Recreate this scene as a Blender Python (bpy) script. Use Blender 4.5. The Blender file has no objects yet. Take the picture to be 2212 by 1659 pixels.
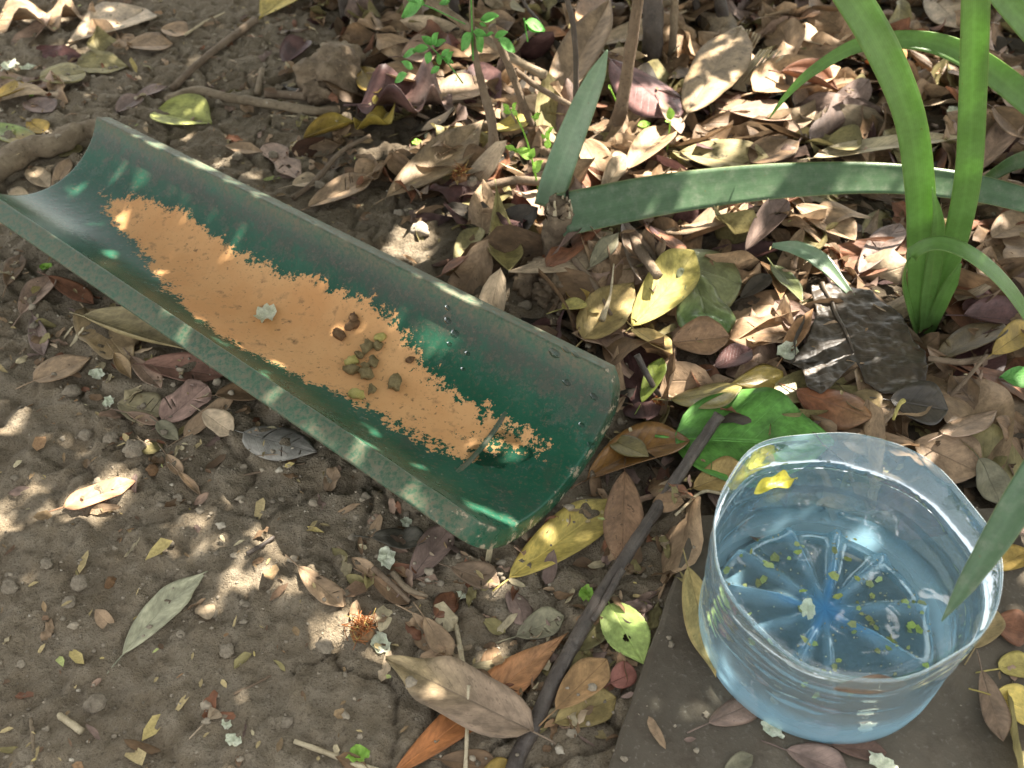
import bpy, math, random
import numpy as np
from mathutils import Vector

# ------------------------------------------------------------------ camera, sky, sun, exposure
S = bpy.context.scene
C = S.collection
CAM_H, PITCH, HFOV = 0.547, math.radians(45.0), math.radians(54.0)
cd = bpy.data.cameras.new('camera')
cam = bpy.data.objects.new('camera', cd)
C.objects.link(cam)
cam.location = (0, 0, CAM_H)
cam.rotation_euler = (math.pi / 2 - PITCH, 0, 0)
cd.sensor_fit = 'HORIZONTAL'
cd.angle = HFOV
cd.clip_start = 0.01
cd.clip_end = 500
cd.dof.use_dof = True
cd.dof.focus_distance = 0.68
cd.dof.aperture_fstop = 12
S.camera = cam

SUN = Vector((0.40, 0.42, 0.82)).normalized()          # towards the sun: behind the litter, to the right
world = bpy.data.worlds.new('World')
S.world = world
world.use_nodes = True
wn, wl = world.node_tree.nodes, world.node_tree.links
sky = wn.new('ShaderNodeTexSky')
sky.sky_type = 'NISHITA'
sky.sun_disc = False
sky.sun_elevation = math.asin(SUN.z)
sky.sun_rotation = math.atan2(SUN.x, SUN.y)
hs = wn.new('ShaderNodeHueSaturation')
hs.inputs['Saturation'].default_value = 0.30
wl.new(sky.outputs[0], hs.inputs['Color'])
wt = wn.new('ShaderNodeMix'); wt.data_type = 'RGBA'; wt.blend_type = 'MULTIPLY'; wt.inputs[0].default_value = 1
wt.inputs[7].default_value = (1.0, 0.965, 0.88, 1)          # sky light filtered by the trees round about
wl.new(hs.outputs[0], wt.inputs[6])
wl.new(wt.outputs[2], wn['Background'].inputs[0])
wn['Background'].inputs[1].default_value = 0.102

sd = bpy.data.lights.new('sun', 'SUN')
sd.energy = 5.0
sd.angle = math.radians(0.5)
sd.color = (1.0, 0.93, 0.82)
so = bpy.data.objects.new('sun', sd)
C.objects.link(so)
so.rotation_euler = SUN.to_track_quat('Z', 'Y').to_euler()
so.location = (1, 1, 3)

S.view_settings.view_transform = 'Standard'
S.view_settings.look = 'None'
S.view_settings.gamma = 1
S.view_settings.exposure = 2.5

# ------------------------------------------------------------------ helpers: picture survey points -> places on the ground
FPX = 1106.0 / math.tan(HFOV / 2)
_F = np.array([0, math.cos(PITCH), -math.sin(PITCH)])
_U = np.array([0, math.sin(PITCH), math.cos(PITCH)])
_R = np.array([1.0, 0, 0])
CAMP = np.array([0, 0, CAM_H])


def ray(x, y):
    return _F + _R * ((x - 1106) / FPX) + _U * ((829.5 - y) / FPX)


def un(x, y, z=0.0):
    d = ray(x, y)
    return CAMP + d * ((z - CAM_H) / d[2])


def aty(x, y, Y):
    d = ray(x, y)
    return CAMP + d * (Y / d[1])


def proj(p):
    p = np.atleast_2d(p) - CAMP
    w = p @ _F
    return np.stack([1106 + FPX * (p @ _R) / w, 829.5 - FPX * (p @ _U) / w], 1)


rng = np.random.default_rng(7)
random.seed(7)


def _hash(ix, iy, seed):
    n = (ix.astype(np.int64) * 374761393 + iy.astype(np.int64) * 668265263 + seed * 974634777) & 0x7fffffff
    n = ((n ^ (n >> 13)) * 1274126177) & 0x7fffffff
    return ((n ^ (n >> 16)) & 0xffff) / 65535.0


def vnoise(x, y, seed=0):
    x = np.asarray(x, float); y = np.asarray(y, float)
    ix, iy = np.floor(x), np.floor(y)
    fx, fy = x - ix, y - iy
    fx = fx * fx * (3 - 2 * fx); fy = fy * fy * (3 - 2 * fy)
    a = _hash(ix, iy, seed); b = _hash(ix + 1, iy, seed)
    c = _hash(ix, iy + 1, seed); d = _hash(ix + 1, iy + 1, seed)
    return (a + (b - a) * fx) * (1 - fy) + (c + (d - c) * fx) * fy


def fbm(x, y, seed=0, o=4):
    s, a, t = 0, 1.0, 0
    for k in range(o):
        s = s + a * vnoise(x * 2 ** k + 17.3 * k, y * 2 ** k - 9.1 * k, seed + k); t += a; a *= 0.5
    return s / t


def worley(x, y, seed=0):
    ix, iy = np.floor(x), np.floor(y)
    f1 = np.full(x.shape, 9.0); f2 = f1.copy(); cid = np.zeros(x.shape)
    for dx in (-1, 0, 1):
        for dy in (-1, 0, 1):
            cx, cy = ix + dx, iy + dy
            px = cx + _hash(cx, cy, seed); py = cy + _hash(cx, cy, seed + 5)
            d = np.hypot(px - x, py - y)
            h = _hash(cx, cy, seed + 9)
            new = d < f1
            f2 = np.where(new, f1, np.minimum(f2, d))
            cid = np.where(new, h, cid)
            f1 = np.where(new, d, f1)
    return f1, f2, cid


def in_poly(px, py, poly):
    px = np.asarray(px, float); py = np.asarray(py, float)
    r = np.zeros(px.shape, bool)
    n = len(poly)
    for i in range(n):
        x0, y0 = poly[i]; x1, y1 = poly[(i + 1) % n]
        if y0 == y1: continue
        c = ((y0 > py) != (y1 > py)) & (px < (x1 - x0) * (py - y0) / (y1 - y0) + x0)
        r ^= c
    return r


def poly_dist(px, py, poly):
    """signed distance (positive inside)"""
    px = np.asarray(px, float); py = np.asarray(py, float)
    d = np.full(px.shape, 1e9)
    n = len(poly)
    for i in range(n):
        ax, ay = poly[i]; bx, by = poly[(i + 1) % n]
        vx, vy = bx - ax, by - ay
        t = np.clip(((px - ax) * vx + (py - ay) * vy) / (vx * vx + vy * vy + 1e-12), 0, 1)
        d = np.minimum(d, np.hypot(px - ax - t * vx, py - ay - t * vy))
    return np.where(in_poly(px, py, poly), d, -d)


# ------------------------------------------------------------------ helpers: meshes and objects
def tag(o, label=None, cat=None, group=None, kind=None):
    if label: o['label'] = label
    if cat: o['category'] = cat
    if group: o['group'] = group
    if kind: o['kind'] = kind
    return o


def mesh(name, V, Fc, mat, attrs=None, smooth=True):
    me = bpy.data.meshes.new(name)
    me.from_pydata([tuple(v) for v in np.asarray(V).tolist()], [], [tuple(int(i) for i in f) for f in Fc])
    if attrs:
        for k, a in attrs.items():
            a = np.asarray(a, np.float32)
            if a.ndim == 1:
                me.attributes.new(k, 'FLOAT', 'POINT').data.foreach_set('value', a)
            else:
                me.attributes.new(k, 'FLOAT_VECTOR', 'POINT').data.foreach_set('vector', a[:, :3].ravel())
    if smooth:
        me.polygons.foreach_set('use_smooth', np.ones(len(me.polygons), bool))
    me.materials.append(mat)
    me.update()
    return me


def link(name, me, parent=None):
    o = bpy.data.objects.new(name, me)
    C.objects.link(o)
    if parent is not None:
        o.parent = parent
    return o


def empty(name, loc):
    o = bpy.data.objects.new(name, None)
    o.empty_display_size = 0.02
    C.objects.link(o)
    o.location = tuple(float(v) for v in loc)
    return o


def centred(name, V, Fc, mat, attrs=None, parent=None, smooth=True, origin=None):
    """object whose origin is at its own base; V in world coordinates"""
    V = np.asarray(V, float)
    if parent is not None:
        og = np.array(world_loc(parent))
    elif origin is not None:
        og = np.array(origin, float)
    else:
        og = np.array([V[:, 0].mean(), V[:, 1].mean(), V[:, 2].min()])
    o = link(name, mesh(name, V - og, Fc, mat, attrs, smooth), parent)
    if parent is None:
        o.location = tuple(og.tolist())
    return o


def world_loc(o):
    p = np.array(o.location[:])
    while o.parent is not None:
        o = o.parent
        p = p + np.array(o.location[:])
    return p


def catmull(P, n):
    P = np.asarray(P, float)
    if len(P) == 2:
        t = np.linspace(0, 1, n)[:, None]
        return P[0] * (1 - t) + P[1] * t
    Q = np.vstack([2 * P[0] - P[1], P, 2 * P[-1] - P[-2]])
    m = len(P) - 1
    out = []
    for s in np.linspace(0, m, n):
        i = min(int(s), m - 1); t = s - i
        p0, p1, p2, p3 = Q[i:i + 4]
        out.append(0.5 * ((2 * p1) + (-p0 + p2) * t + (2 * p0 - 5 * p1 + 4 * p2 - p3) * t * t + (-p0 + 3 * p1 - 3 * p2 + p3) * t ** 3))
    return np.array(out)


def tube(P, R, seg=7, n=None, knob=0.0, seed=0, cap=True):
    """tapered tube through points P with radii R; returns V, F, (u, around)"""
    P = np.asarray(P, float); R = np.asarray(R, float)
    n = n or max(4, 6 * (len(P) - 1))
    Q = catmull(P, n)
    RR = np.interp(np.linspace(0, 1, n), np.linspace(0, 1, len(R)), R)
    T = np.gradient(Q, axis=0)
    T /= np.linalg.norm(T, axis=1)[:, None] + 1e-12
    up = np.array([0, 0, 1.0]) if abs(T[0][2]) < 0.9 else np.array([1.0, 0, 0])
    V, A, Fc = [], [], []
    for i in range(n):
        s = np.cross(T[i], up); s /= np.linalg.norm(s) + 1e-12
        up = np.cross(s, T[i])
        for k in range(seg):
            a = 2 * math.pi * k / seg
            r = RR[i] * (1 + knob * (2 * float(vnoise(np.array(i * 0.7 + seed), np.array(k * 1.3))) - 1))
            V.append(Q[i] + r * (math.cos(a) * s + math.sin(a) * up))
            A.append((i / (n - 1), k / seg, seed))
    for i in range(n - 1):
        for k in range(seg):
            k2 = (k + 1) % seg
            Fc.append((i * seg + k, i * seg + k2, (i + 1) * seg + k2, (i + 1) * seg + k))
    if cap:
        Fc.append(tuple(range(seg - 1, -1, -1)))
        Fc.append(tuple((n - 1) * seg + k for k in range(seg)))
    return np.array(V), Fc, np.array(A)


class Bag:
    """collects many pieces for one mesh"""
    def __init__(s):
        s.V, s.F, s.A, s.n = [], [], {}, 0

    def add(s, V, Fc, attrs):
        s.V.append(V)
        s.F.extend([tuple(i + s.n for i in f) for f in Fc])
        s.n += len(V)
        for k, a in attrs.items():
            s.A.setdefault(k, []).append(np.asarray(a, float))

    def arrays(s):
        return np.vstack(s.V), s.F, {k: np.concatenate(a) for k, a in s.A.items()}


# ------------------------------------------------------------------ materials
class NT:
    def __init__(s, name):
        s.m = bpy.data.materials.new(name)
        s.m.use_nodes = True
        s.n, s.l = s.m.node_tree.nodes, s.m.node_tree.links
        s.b = s.n['Principled BSDF']
        s.out = s.n['Material Output']

    def put(s, sock, v):
        if isinstance(v, bpy.types.NodeSocket):
            s.l.new(v, sock)
        elif v is not None:
            if isinstance(v, (tuple, list)) and len(v) == 3 and sock.type == 'RGBA':
                v = (*v, 1)
            sock.default_value = v

    def set(s, **k):
        for a, v in k.items():
            s.put(s.b.inputs[a.replace('_', ' ')], v)

    def attr(s, name, out='Fac'):
        n = s.n.new('ShaderNodeAttribute'); n.attribute_name = name
        return n.outputs[out]

    def coord(s, w='Object'):
        return s.n.new('ShaderNodeTexCoord').outputs[w]

    def noise(s, vec, scale, detail=4, rough=0.55, dist=0.0):
        n = s.n.new('ShaderNodeTexNoise')
        s.put(n.inputs['Vector'], vec)
        n.inputs['Scale'].default_value = scale; n.inputs['Detail'].default_value = detail
        n.inputs['Roughness'].default_value = rough; n.inputs['Distortion'].default_value = dist
        return n.outputs['Fac']

    def voro(s, vec, scale, feat='F1', out='Distance'):
        n = s.n.new('ShaderNodeTexVoronoi'); n.feature = feat
        s.put(n.inputs['Vector'], vec); n.inputs['Scale'].default_value = scale
        return n.outputs[out]

    def math(s, op, a, b=None, c=None, clamp=False):
        n = s.n.new('ShaderNodeMath'); n.operation = op; n.use_clamp = clamp
        for i, v in enumerate((a, b, c)):
            if v is not None: s.put(n.inputs[i], v)
        return n.outputs[0]

    def ramp(s, v, lo, hi, a=0.0, b=1.0):
        n = s.n.new('ShaderNodeMapRange'); n.interpolation_type = 'SMOOTHSTEP'
        s.put(n.inputs[0], v)
        for i, x in enumerate((lo, hi, a, b)): n.inputs[i + 1].default_value = x
        return n.outputs[0]

    def mix(s, f, a, b, mode='MIX'):
        n = s.n.new('ShaderNodeMix'); n.data_type = 'RGBA'; n.blend_type = mode
        s.put(n.inputs[0], f); s.put(n.inputs[6], a); s.put(n.inputs[7], b)
        return n.outputs[2]

    def scale(s, col, f):
        n = s.n.new('ShaderNodeVectorMath'); n.operation = 'SCALE'
        s.put(n.inputs[0], col); s.put(n.inputs['Scale'], f)
        return n.outputs[0]

    def sep(s, v):
        n = s.n.new('ShaderNodeSeparateXYZ'); s.put(n.inputs[0], v)
        return n.outputs

    def bump(s, h, strength=0.5, dist=0.002, normal=None):
        n = s.n.new('ShaderNodeBump')
        s.put(n.inputs['Height'], h)
        n.inputs['Strength'].default_value = strength; n.inputs['Distance'].default_value = dist
        if normal is not None: s.put(n.inputs['Normal'], normal)
        return n.outputs[0]

    def translucent(s, col, fac, normal=None):
        t = s.n.new('ShaderNodeBsdfTranslucent'); s.put(t.inputs[0], col)
        if normal is not None: s.put(t.inputs['Normal'], normal)
        x = s.n.new('ShaderNodeMixShader'); s.put(x.inputs[0], fac)
        s.l.new(s.b.outputs[0], x.inputs[1]); s.l.new(t.outputs[0], x.inputs[2])
        s.l.new(x.outputs[0], s.out.inputs[0])


def mat_leaf():
    m = NT('dead_leaf')
    col = m.attr('lcol', 'Vector'); uv = m.sep(m.attr('luv', 'Vector')); pos = m.attr('lpos', 'Vector')
    prop = m.sep(m.attr('lprop', 'Vector'))                 # wet, translucency, spots
    av = m.math('ABSOLUTE', uv[1])
    n1 = m.noise(pos, 55, 5, 0.6); n2 = m.noise(pos, 260, 4, 0.6); n3 = m.noise(pos, 130, 3, 0.7)
    c = m.scale(col, m.ramp(n1, 0.28, 0.72, 0.62, 1.34))
    c = m.scale(c, m.ramp(n2, 0.25, 0.75, 0.78, 1.2))
    ph = m.math('SUBTRACT', m.math('MULTIPLY', uv[0], 11.0), m.math('MULTIPLY', av, 1.9))
    fr = m.math('ABSOLUTE', m.math('SUBTRACT', m.math('FRACT', ph), 0.5))
    vein = m.ramp(fr, 0.0, 0.07, 1.0, 0.0)
    mid = m.ramp(av, 0.015, 0.06, 1.0, 0.0)
    vv = m.math('MAXIMUM', m.math('MULTIPLY', vein, 0.35), m.math('MULTIPLY', mid, 0.8))
    c = m.mix(m.math('MULTIPLY', vv, 0.38), c, m.scale(col, uv[2]))
    sp = m.math('MULTIPLY', m.ramp(n3, 0.60, 0.68), prop[2])
    c = m.mix(sp, c, m.scale(col, 0.28))
    edge = m.math('MULTIPLY', m.ramp(av, 0.8, 1.0), 0.3)
    c = m.mix(edge, c, m.scale(col, 0.55))
    h = m.math('ADD', m.math('MULTIPLY', vv, -0.6), m.math('MULTIPLY', n1, 0.9))
    h = m.math('ADD', h, m.math('MULTIPLY', n2, 0.4))
    nb = m.bump(h, 0.55, 0.0012)
    m.set(Base_Color=c, Roughness=m.math('SUBTRACT', 0.62, m.math('MULTIPLY', prop[0], 0.38)), Normal=nb)
    m.put(m.b.inputs['Specular IOR Level'], m.math('ADD', 0.32, m.math('MULTIPLY', prop[0], 0.35)))
    m.translucent(m.scale(c, 1.15), m.math('MULTIPLY', prop[1], 0.42), nb)
    return m.m


def mat_soil():
    m = NT('garden_soil')
    p = m.coord()
    a = m.noise(p, 9, 5, 0.6); b = m.noise(p, 60, 5, 0.65); f = m.noise(p, 420, 4, 0.7); g = m.noise(p, 1300, 2, 0.6)
    c = m.mix(m.ramp(a, 0.3, 0.7), (0.198, 0.152, 0.098), (0.252, 0.202, 0.137))
    c = m.mix(m.ramp(b, 0.35, 0.7), c, (0.285, 0.235, 0.168))
    c = m.mix(m.ramp(f, 0.52, 0.68, 0, 0.7), c, (0.095, 0.072, 0.050))
    c = m.mix(m.ramp(m.noise(p, 800, 3, 0.7), 0.57, 0.68, 0, 0.6), c, (0.100, 0.076, 0.053))
    c = m.mix(m.ramp(g, 0.62, 0.70, 0, 0.6), c, (0.36, 0.30, 0.22))
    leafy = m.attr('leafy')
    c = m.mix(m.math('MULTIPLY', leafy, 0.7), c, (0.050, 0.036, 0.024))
    h = m.math('ADD', m.math('MULTIPLY', b, 2.0), m.math('ADD', f, m.math('MULTIPLY', g, 0.5)))
    m.set(Base_Color=c, Roughness=0.95, Normal=m.bump(h, 1.0, 0.0036))
    m.b.inputs['Specular IOR Level'].default_value = 0.18
    return m.m


def mat_slab():
    m = NT('worn_concrete')
    p = m.coord()
    a = m.noise(p, 7, 5, 0.6); f = m.noise(p, 330, 4, 0.65); b = m.noise(p, 38, 5, 0.7)
    c = m.mix(m.ramp(a, 0.3, 0.7), (0.074, 0.060, 0.043), (0.108, 0.090, 0.066))
    c = m.mix(m.ramp(f, 0.55, 0.75, 0, 0.5), c, (0.24, 0.21, 0.17))
    c = m.mix(m.ramp(b, 0.48, 0.70, 0, 0.75), c, (0.060, 0.045, 0.031))
    c = m.mix(m.ramp(m.noise(p, 16, 5, 0.65), 0.50, 0.66, 0, 0.6), c, (0.125, 0.102, 0.073))
    m.set(Base_Color=c, Roughness=0.9, Normal=m.bump(m.math('ADD', f, m.math('MULTIPLY', b, 1.5)), 0.5, 0.0015))
    m.b.inputs['Specular IOR Level'].default_value = 0.25
    return m.m


def mat_tile():
    m = NT('green_glazed_clay')
    p = m.coord()
    wear = m.attr('wear'); rim = m.attr('rim')
    a = m.noise(p, 14, 5, 0.65); b = m.noise(p, 75, 5, 0.7); f = m.noise(p, 330, 4, 0.7); g = m.noise(p, 900, 2, 0.6)
    green = m.mix(m.ramp(a, 0.3, 0.7), (0.010, 0.058, 0.032), (0.019, 0.088, 0.050))
    green = m.mix(m.ramp(b, 0.45, 0.75, 0, 0.5), green, (0.022, 0.085, 0.068))
    dustm = m.math('ADD', m.math('MULTIPLY', m.attr('dust'), 0.62), m.math('MULTIPLY', b, 0.75))
    dust = m.math('MULTIPLY', m.ramp(dustm, 0.50, 1.05), m.ramp(f, 0.34, 0.60, 0.25, 1.0))
    grime = m.math('MULTIPLY', m.ramp(m.math('ADD', m.attr('grime'), m.math('MULTIPLY', m.math('SUBTRACT', b, 0.5), 1.6)), 0.25, 0.85), m.ramp(f, 0.3, 0.6, 0.55, 1.0))
    green = m.mix(m.math('MULTIPLY', grime, 0.82), green, (0.050, 0.045, 0.033))
    c = m.mix(m.math('MULTIPLY', dust, 0.78), green, (0.150, 0.132, 0.088))
    specks = m.ramp(f, 0.52, 0.66, 0, 0.6)
    c = m.mix(m.math('MULTIPLY', specks, m.ramp(b, 0.3, 0.62, 0.25, 1.0)), c, (0.120, 0.092, 0.060))
    c = m.mix(m.ramp(g, 0.62, 0.74, 0, 0.22), c, (0.16, 0.16, 0.12))
    c = m.mix(m.ramp(m.noise(p, 34, 5, 0.7), 0.54, 0.70, 0, 0.4), c, (0.060, 0.055, 0.040))
    # glaze worn through to the orange clay
    w = m.math('ADD', wear, m.math('MULTIPLY', m.math('SUBTRACT', b, 0.5), 2.0))
    w = m.math('ADD', w, m.math('MULTIPLY', m.math('SUBTRACT', f, 0.5), 1.5))
    wm = m.ramp(w, -0.04, 0.06, 0, 0.96)
    clay = m.mix(m.ramp(a, 0.3, 0.7), (0.60, 0.295, 0.112), (0.67, 0.370, 0.160))
    clay = m.mix(m.ramp(f, 0.54, 0.74, 0, 0.35), clay, (0.36, 0.18, 0.075))
    clay = m.mix(m.ramp(m.noise(p, 110, 3, 0.6), 0.57, 0.72, 0, 0.6), clay, (0.24, 0.13, 0.06))
    clay = m.mix(m.ramp(m.noise(p, 48, 5, 0.7), 0.57, 0.72, 0, 0.35), clay, (0.30, 0.17, 0.085))
    clay = m.mix(m.ramp(m.noise(p, 230, 4, 0.7), 0.60, 0.68, 0, 0.8), clay, (0.16, 0.09, 0.045))
    c = m.mix(wm, c, clay)
    # chipped arrises show pale clay
    ch = m.math('MULTIPLY', m.ramp(m.math('ADD', rim, m.math('MULTIPLY', m.math('SUBTRACT', b, 0.5), 2.6)), 0.80, 1.0), 0.85)
    c = m.mix(ch, c, (0.36, 0.29, 0.20))
    ro = m.math('ADD', m.math('ADD', 0.25, m.math('MULTIPLY', dust, 0.38)), m.math('MULTIPLY', wm, 0.42))
    h = m.math('ADD', m.math('MULTIPLY', wm, -0.35), m.math('ADD', m.math('MULTIPLY', b, 0.7), m.math('MULTIPLY', f, 0.35)))
    m.set(Base_Color=c, Roughness=ro, Normal=m.bump(h, 0.45, 0.0012))
    m.b.inputs['Specular IOR Level'].default_value = 0.20
    return m.m


def mat_bark(name, c0, c1, rough=0.85, spec=0.2):
    m = NT(name)
    p = m.coord()
    a = m.noise(p, 45, 5, 0.6); f = m.noise(p, 240, 5, 0.7)
    u = m.sep(m.attr('luv', 'Vector'))
    st = m.noise(m.attr('luv', 'Vector'), 16, 3, 0.6)
    c = m.mix(m.ramp(a, 0.3, 0.7), c0, c1)
    c = m.mix(m.ramp(f, 0.5, 0.7, 0, 0.6), c, tuple(0.45 * v for v in c0))
    c = m.mix(m.ramp(st, 0.55, 0.7, 0, 0.4), c, tuple(min(1, 1.5 * v) for v in c1))
    m.set(Base_Color=c, Roughness=rough, Normal=m.bump(m.math('ADD', f, m.math('MULTIPLY', a, 1.5)), 0.7, 0.0018))
    m.b.inputs['Specular IOR Level'].default_value = spec
    return m.m


def mat_strap(name, c0, c1, rough=0.38, trans=0.35, dusty=0.0):
    m = NT(name)
    uv = m.sep(m.attr('luv', 'Vector')); pos = m.attr('lpos', 'Vector')
    st = m.math('SINE', m.math('MULTIPLY', uv[1], 46.0))
    n = m.noise(pos, 40, 4, 0.6); n2 = m.noise(pos, 300, 3, 0.6)
    c = m.mix(m.ramp(n, 0.3, 0.7), c0, c1)
    c = m.scale(c, m.ramp(st, -1, 1, 0.965, 1.03))
    c = m.scale(c, m.ramp(n2, 0.2, 0.8, 0.9, 1.1))
    fine = m.math('SINE', m.math('MULTIPLY', m.math('ADD', uv[1], m.math('MULTIPLY', n, 0.04)), 130.0))
    c = m.scale(c, m.ramp(fine, -1, 1, 0.93, 1.06))
    c = m.mix(m.ramp(m.noise(pos, 17, 5, 0.65), 0.5, 0.72, 0, 0.5), c, m.scale(c, 0.62))
    c = m.mix(m.ramp(m.noise(pos, 210, 3, 0.6), 0.68, 0.73, 0, 0.7), c, (0.13, 0.09, 0.03))
    c = m.mix(m.ramp(m.math('ABSOLUTE', uv[1]), 0.93, 1.0, 0, 0.55), c, (0.30, 0.33, 0.12))
    mid = m.ramp(m.math('ABSOLUTE', uv[1]), 0.02, 0.22, 0.12, 0.0)
    c = m.mix(mid, c, tuple(min(1, 1.7 * v) for v in c1))
    if dusty:
        c = m.mix(m.ramp(m.noise(pos, 95, 5, 0.7), 0.45, 0.75, 0, dusty), c, (0.22, 0.24, 0.17))
    nb = m.bump(m.math('ADD', m.math('MULTIPLY', fine, 0.5), n2), 0.3, 0.0005)
    m.set(Base_Color=c, Roughness=rough, Normal=nb)
    m.b.inputs['Specular IOR Level'].default_value = 0.45
    tc = m.mix(0.5, m.scale(c, 1.5), (0.26, 0.44, 0.07))
    m.translucent(tc, trans, nb)
    return m.m


def mat_plain(name, c0, c1, rough=0.7, scale=90, trans=0.0, spec=0.3, bump=0.4):
    m = NT(name)
    p = m.coord()
    a = m.noise(p, scale, 4, 0.6); f = m.noise(p, scale * 6, 3, 0.6)
    c = m.mix(m.ramp(a, 0.3, 0.7), c0, c1)
    c = m.scale(c, m.ramp(f, 0.2, 0.8, 0.8, 1.18))
    nb = m.bump(m.math('ADD', a, f), bump, 0.0012)
    m.set(Base_Color=c, Roughness=rough, Normal=nb)
    m.b.inputs['Specular IOR Level'].default_value = spec
    if trans:
        m.translucent(c, trans, nb)
    return m.m


def mat_vcol(name, rough=0.8, trans=0.0):
    m = NT(name)
    col = m.attr('lcol', 'Vector')
    f = m.noise(m.coord(), 600, 3, 0.6)
    c = m.scale(col, m.ramp(f, 0.2, 0.8, 0.75, 1.25))
    m.set(Base_Color=c, Roughness=rough, Normal=m.bump(f, 0.4, 0.001))
    m.b.inputs['Specular IOR Level'].default_value = 0.25
    if trans: m.translucent(c, trans)
    return m.m


def mat_plastic():
    m = NT('clear_blue_plastic')
    thick = m.attr('thick'); milk = m.attr('milk'); dry = m.attr('dry')
    p = m.coord()
    tint = m.mix(thick, (0.968, 0.992, 1.0), (0.36, 0.70, 0.97))
    rip = m.noise(p, 60, 3, 0.5)
    nb = m.bump(rip, 0.28, 0.003)
    m.n.remove(m.b)
    tr = m.n.new('ShaderNodeBsdfTransparent'); m.put(tr.inputs[0], tint)
    gl = m.n.new('ShaderNodeBsdfGlossy'); gl.inputs['Roughness'].default_value = 0.06
    m.put(gl.inputs['Normal'], nb); m.put(gl.inputs['Color'], (0.92, 0.97, 1.0))
    df = m.n.new('ShaderNodeBsdfTranslucent'); m.put(df.inputs[0], m.mix(thick, (0.56, 0.83, 0.97), (0.06, 0.40, 0.84)))
    dd = m.n.new('ShaderNodeBsdfDiffuse'); m.put(dd.inputs[0], m.mix(thick, (0.56, 0.83, 0.97), (0.06, 0.40, 0.84)))
    ad = m.n.new('ShaderNodeMixShader'); ad.inputs[0].default_value = 0.5
    m.l.new(df.outputs[0], ad.inputs[1]); m.l.new(dd.outputs[0], ad.inputs[2])
    lw = m.n.new('ShaderNodeLayerWeight'); lw.inputs['Blend'].default_value = 0.22
    m.put(lw.inputs['Normal'], nb)
    haze = m.math('ADD', m.math('ADD', milk, m.math('MULTIPLY', thick, 0.34)), m.math('MULTIPLY', lw.outputs['Facing'], 0.13))
    haze = m.math('ADD', haze, m.ramp(m.noise(p, 25, 4, 0.6), 0.5, 0.75, 0, 0.06))
    x1 = m.n.new('ShaderNodeMixShader'); m.put(x1.inputs[0], haze)
    m.l.new(tr.outputs[0], x1.inputs[1]); m.l.new(ad.outputs[0], x1.inputs[2])
    x2 = m.n.new('ShaderNodeMixShader')
    m.put(x2.inputs[0], m.math('MULTIPLY', dry, m.math('ADD', 0.03, m.math('MULTIPLY', lw.outputs['Fresnel'], 0.6)), clamp=True))
    m.l.new(x1.outputs[0], x2.inputs[1]); m.l.new(gl.outputs[0], x2.inputs[2])
    m.l.new(x2.outputs[0], m.out.inputs[0])
    return m.m


def mat_water():
    m = NT('still_water')
    p = m.coord()
    nb = m.bump(m.noise(p, 28, 2, 0.5), 0.12, 0.004)
    m.n.remove(m.b)
    tr = m.n.new('ShaderNodeBsdfTransparent'); m.put(tr.inputs[0], (0.93, 0.975, 0.985))
    gl = m.n.new('ShaderNodeBsdfGlossy'); gl.inputs['Roughness'].default_value = 0.015
    m.put(gl.inputs['Normal'], nb)
    fr = m.n.new('ShaderNodeFresnel'); fr.inputs['IOR'].default_value = 1.33; m.put(fr.inputs['Normal'], nb)
    x = m.n.new('ShaderNodeMixShader'); m.put(x.inputs[0], m.math('ADD', 0.01, m.math('MULTIPLY', fr.outputs[0], 0.95), clamp=True))
    m.l.new(tr.outputs[0], x.inputs[1]); m.l.new(gl.outputs[0], x.inputs[2])
    m.l.new(x.outputs[0], m.out.inputs[0])
    return m.m


M_LEAF = mat_leaf()
M_SOIL = mat_soil()
M_SLAB = mat_slab()
M_TILE = mat_tile()
M_STICK = mat_bark('dark_wet_stick', (0.050, 0.038, 0.030), (0.098, 0.078, 0.062), 0.5, 0.4)
M_TWIG = mat_bark('brown_twig', (0.125, 0.088, 0.058), (0.20, 0.148, 0.10))
M_ROOT = mat_bark('earthy_root', (0.16, 0.12, 0.078), (0.25, 0.195, 0.13))
M_STRAW = mat_bark('pale_straw', (0.36, 0.29, 0.18), (0.52, 0.44, 0.30))
M_STUMP = mat_bark('rotten_wood', (0.105, 0.076, 0.05), (0.23, 0.17, 0.11))
M_STRAP = mat_strap('fresh_strap_leaf', (0.125, 0.240, 0.058), (0.170, 0.305, 0.085), 0.30, 0.40)
M_STRAPD = mat_strap('dull_strap_leaf', (0.058, 0.112, 0.052), (0.088, 0.152, 0.074), 0.28, 0.16, 0.5)
M_STRAPP = mat_strap('pale_strap_leaf', (0.14, 0.23, 0.13), (0.25, 0.33, 0.21), 0.30, 0.22, 0.4)
M_GREEN = mat_plain('seedling_green', (0.10, 0.30, 0.06), (0.16, 0.40, 0.10), 0.5, 120, 0.35)
M_LIME = mat_plain('young_shoot_green', (0.24, 0.46, 0.06), (0.34, 0.56, 0.10), 0.5, 120, 0.4)
M_PETAL = mat_plain('pale_petal', (0.62, 0.66, 0.46), (0.76, 0.77, 0.60), 0.55, 140, 0.3)
M_KIB = mat_plain('brown_kibble', (0.13, 0.072, 0.034), (0.20, 0.115, 0.055), 0.75, 260, 0, 0.25, 0.8)
M_KIBG = mat_plain('greenish_kibble', (0.17, 0.125, 0.055), (0.29, 0.225, 0.105), 0.75, 260, 0, 0.25, 0.8)
M_KIBY = mat_plain('yellow_kibble', (0.40, 0.34, 0.095), (0.50, 0.42, 0.15), 0.75, 260, 0, 0.25, 0.8)
M_CLOD = mat_plain('dry_clod', (0.19, 0.155, 0.112), (0.28, 0.235, 0.175), 0.95, 150, 0, 0.15, 1.0)
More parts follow.
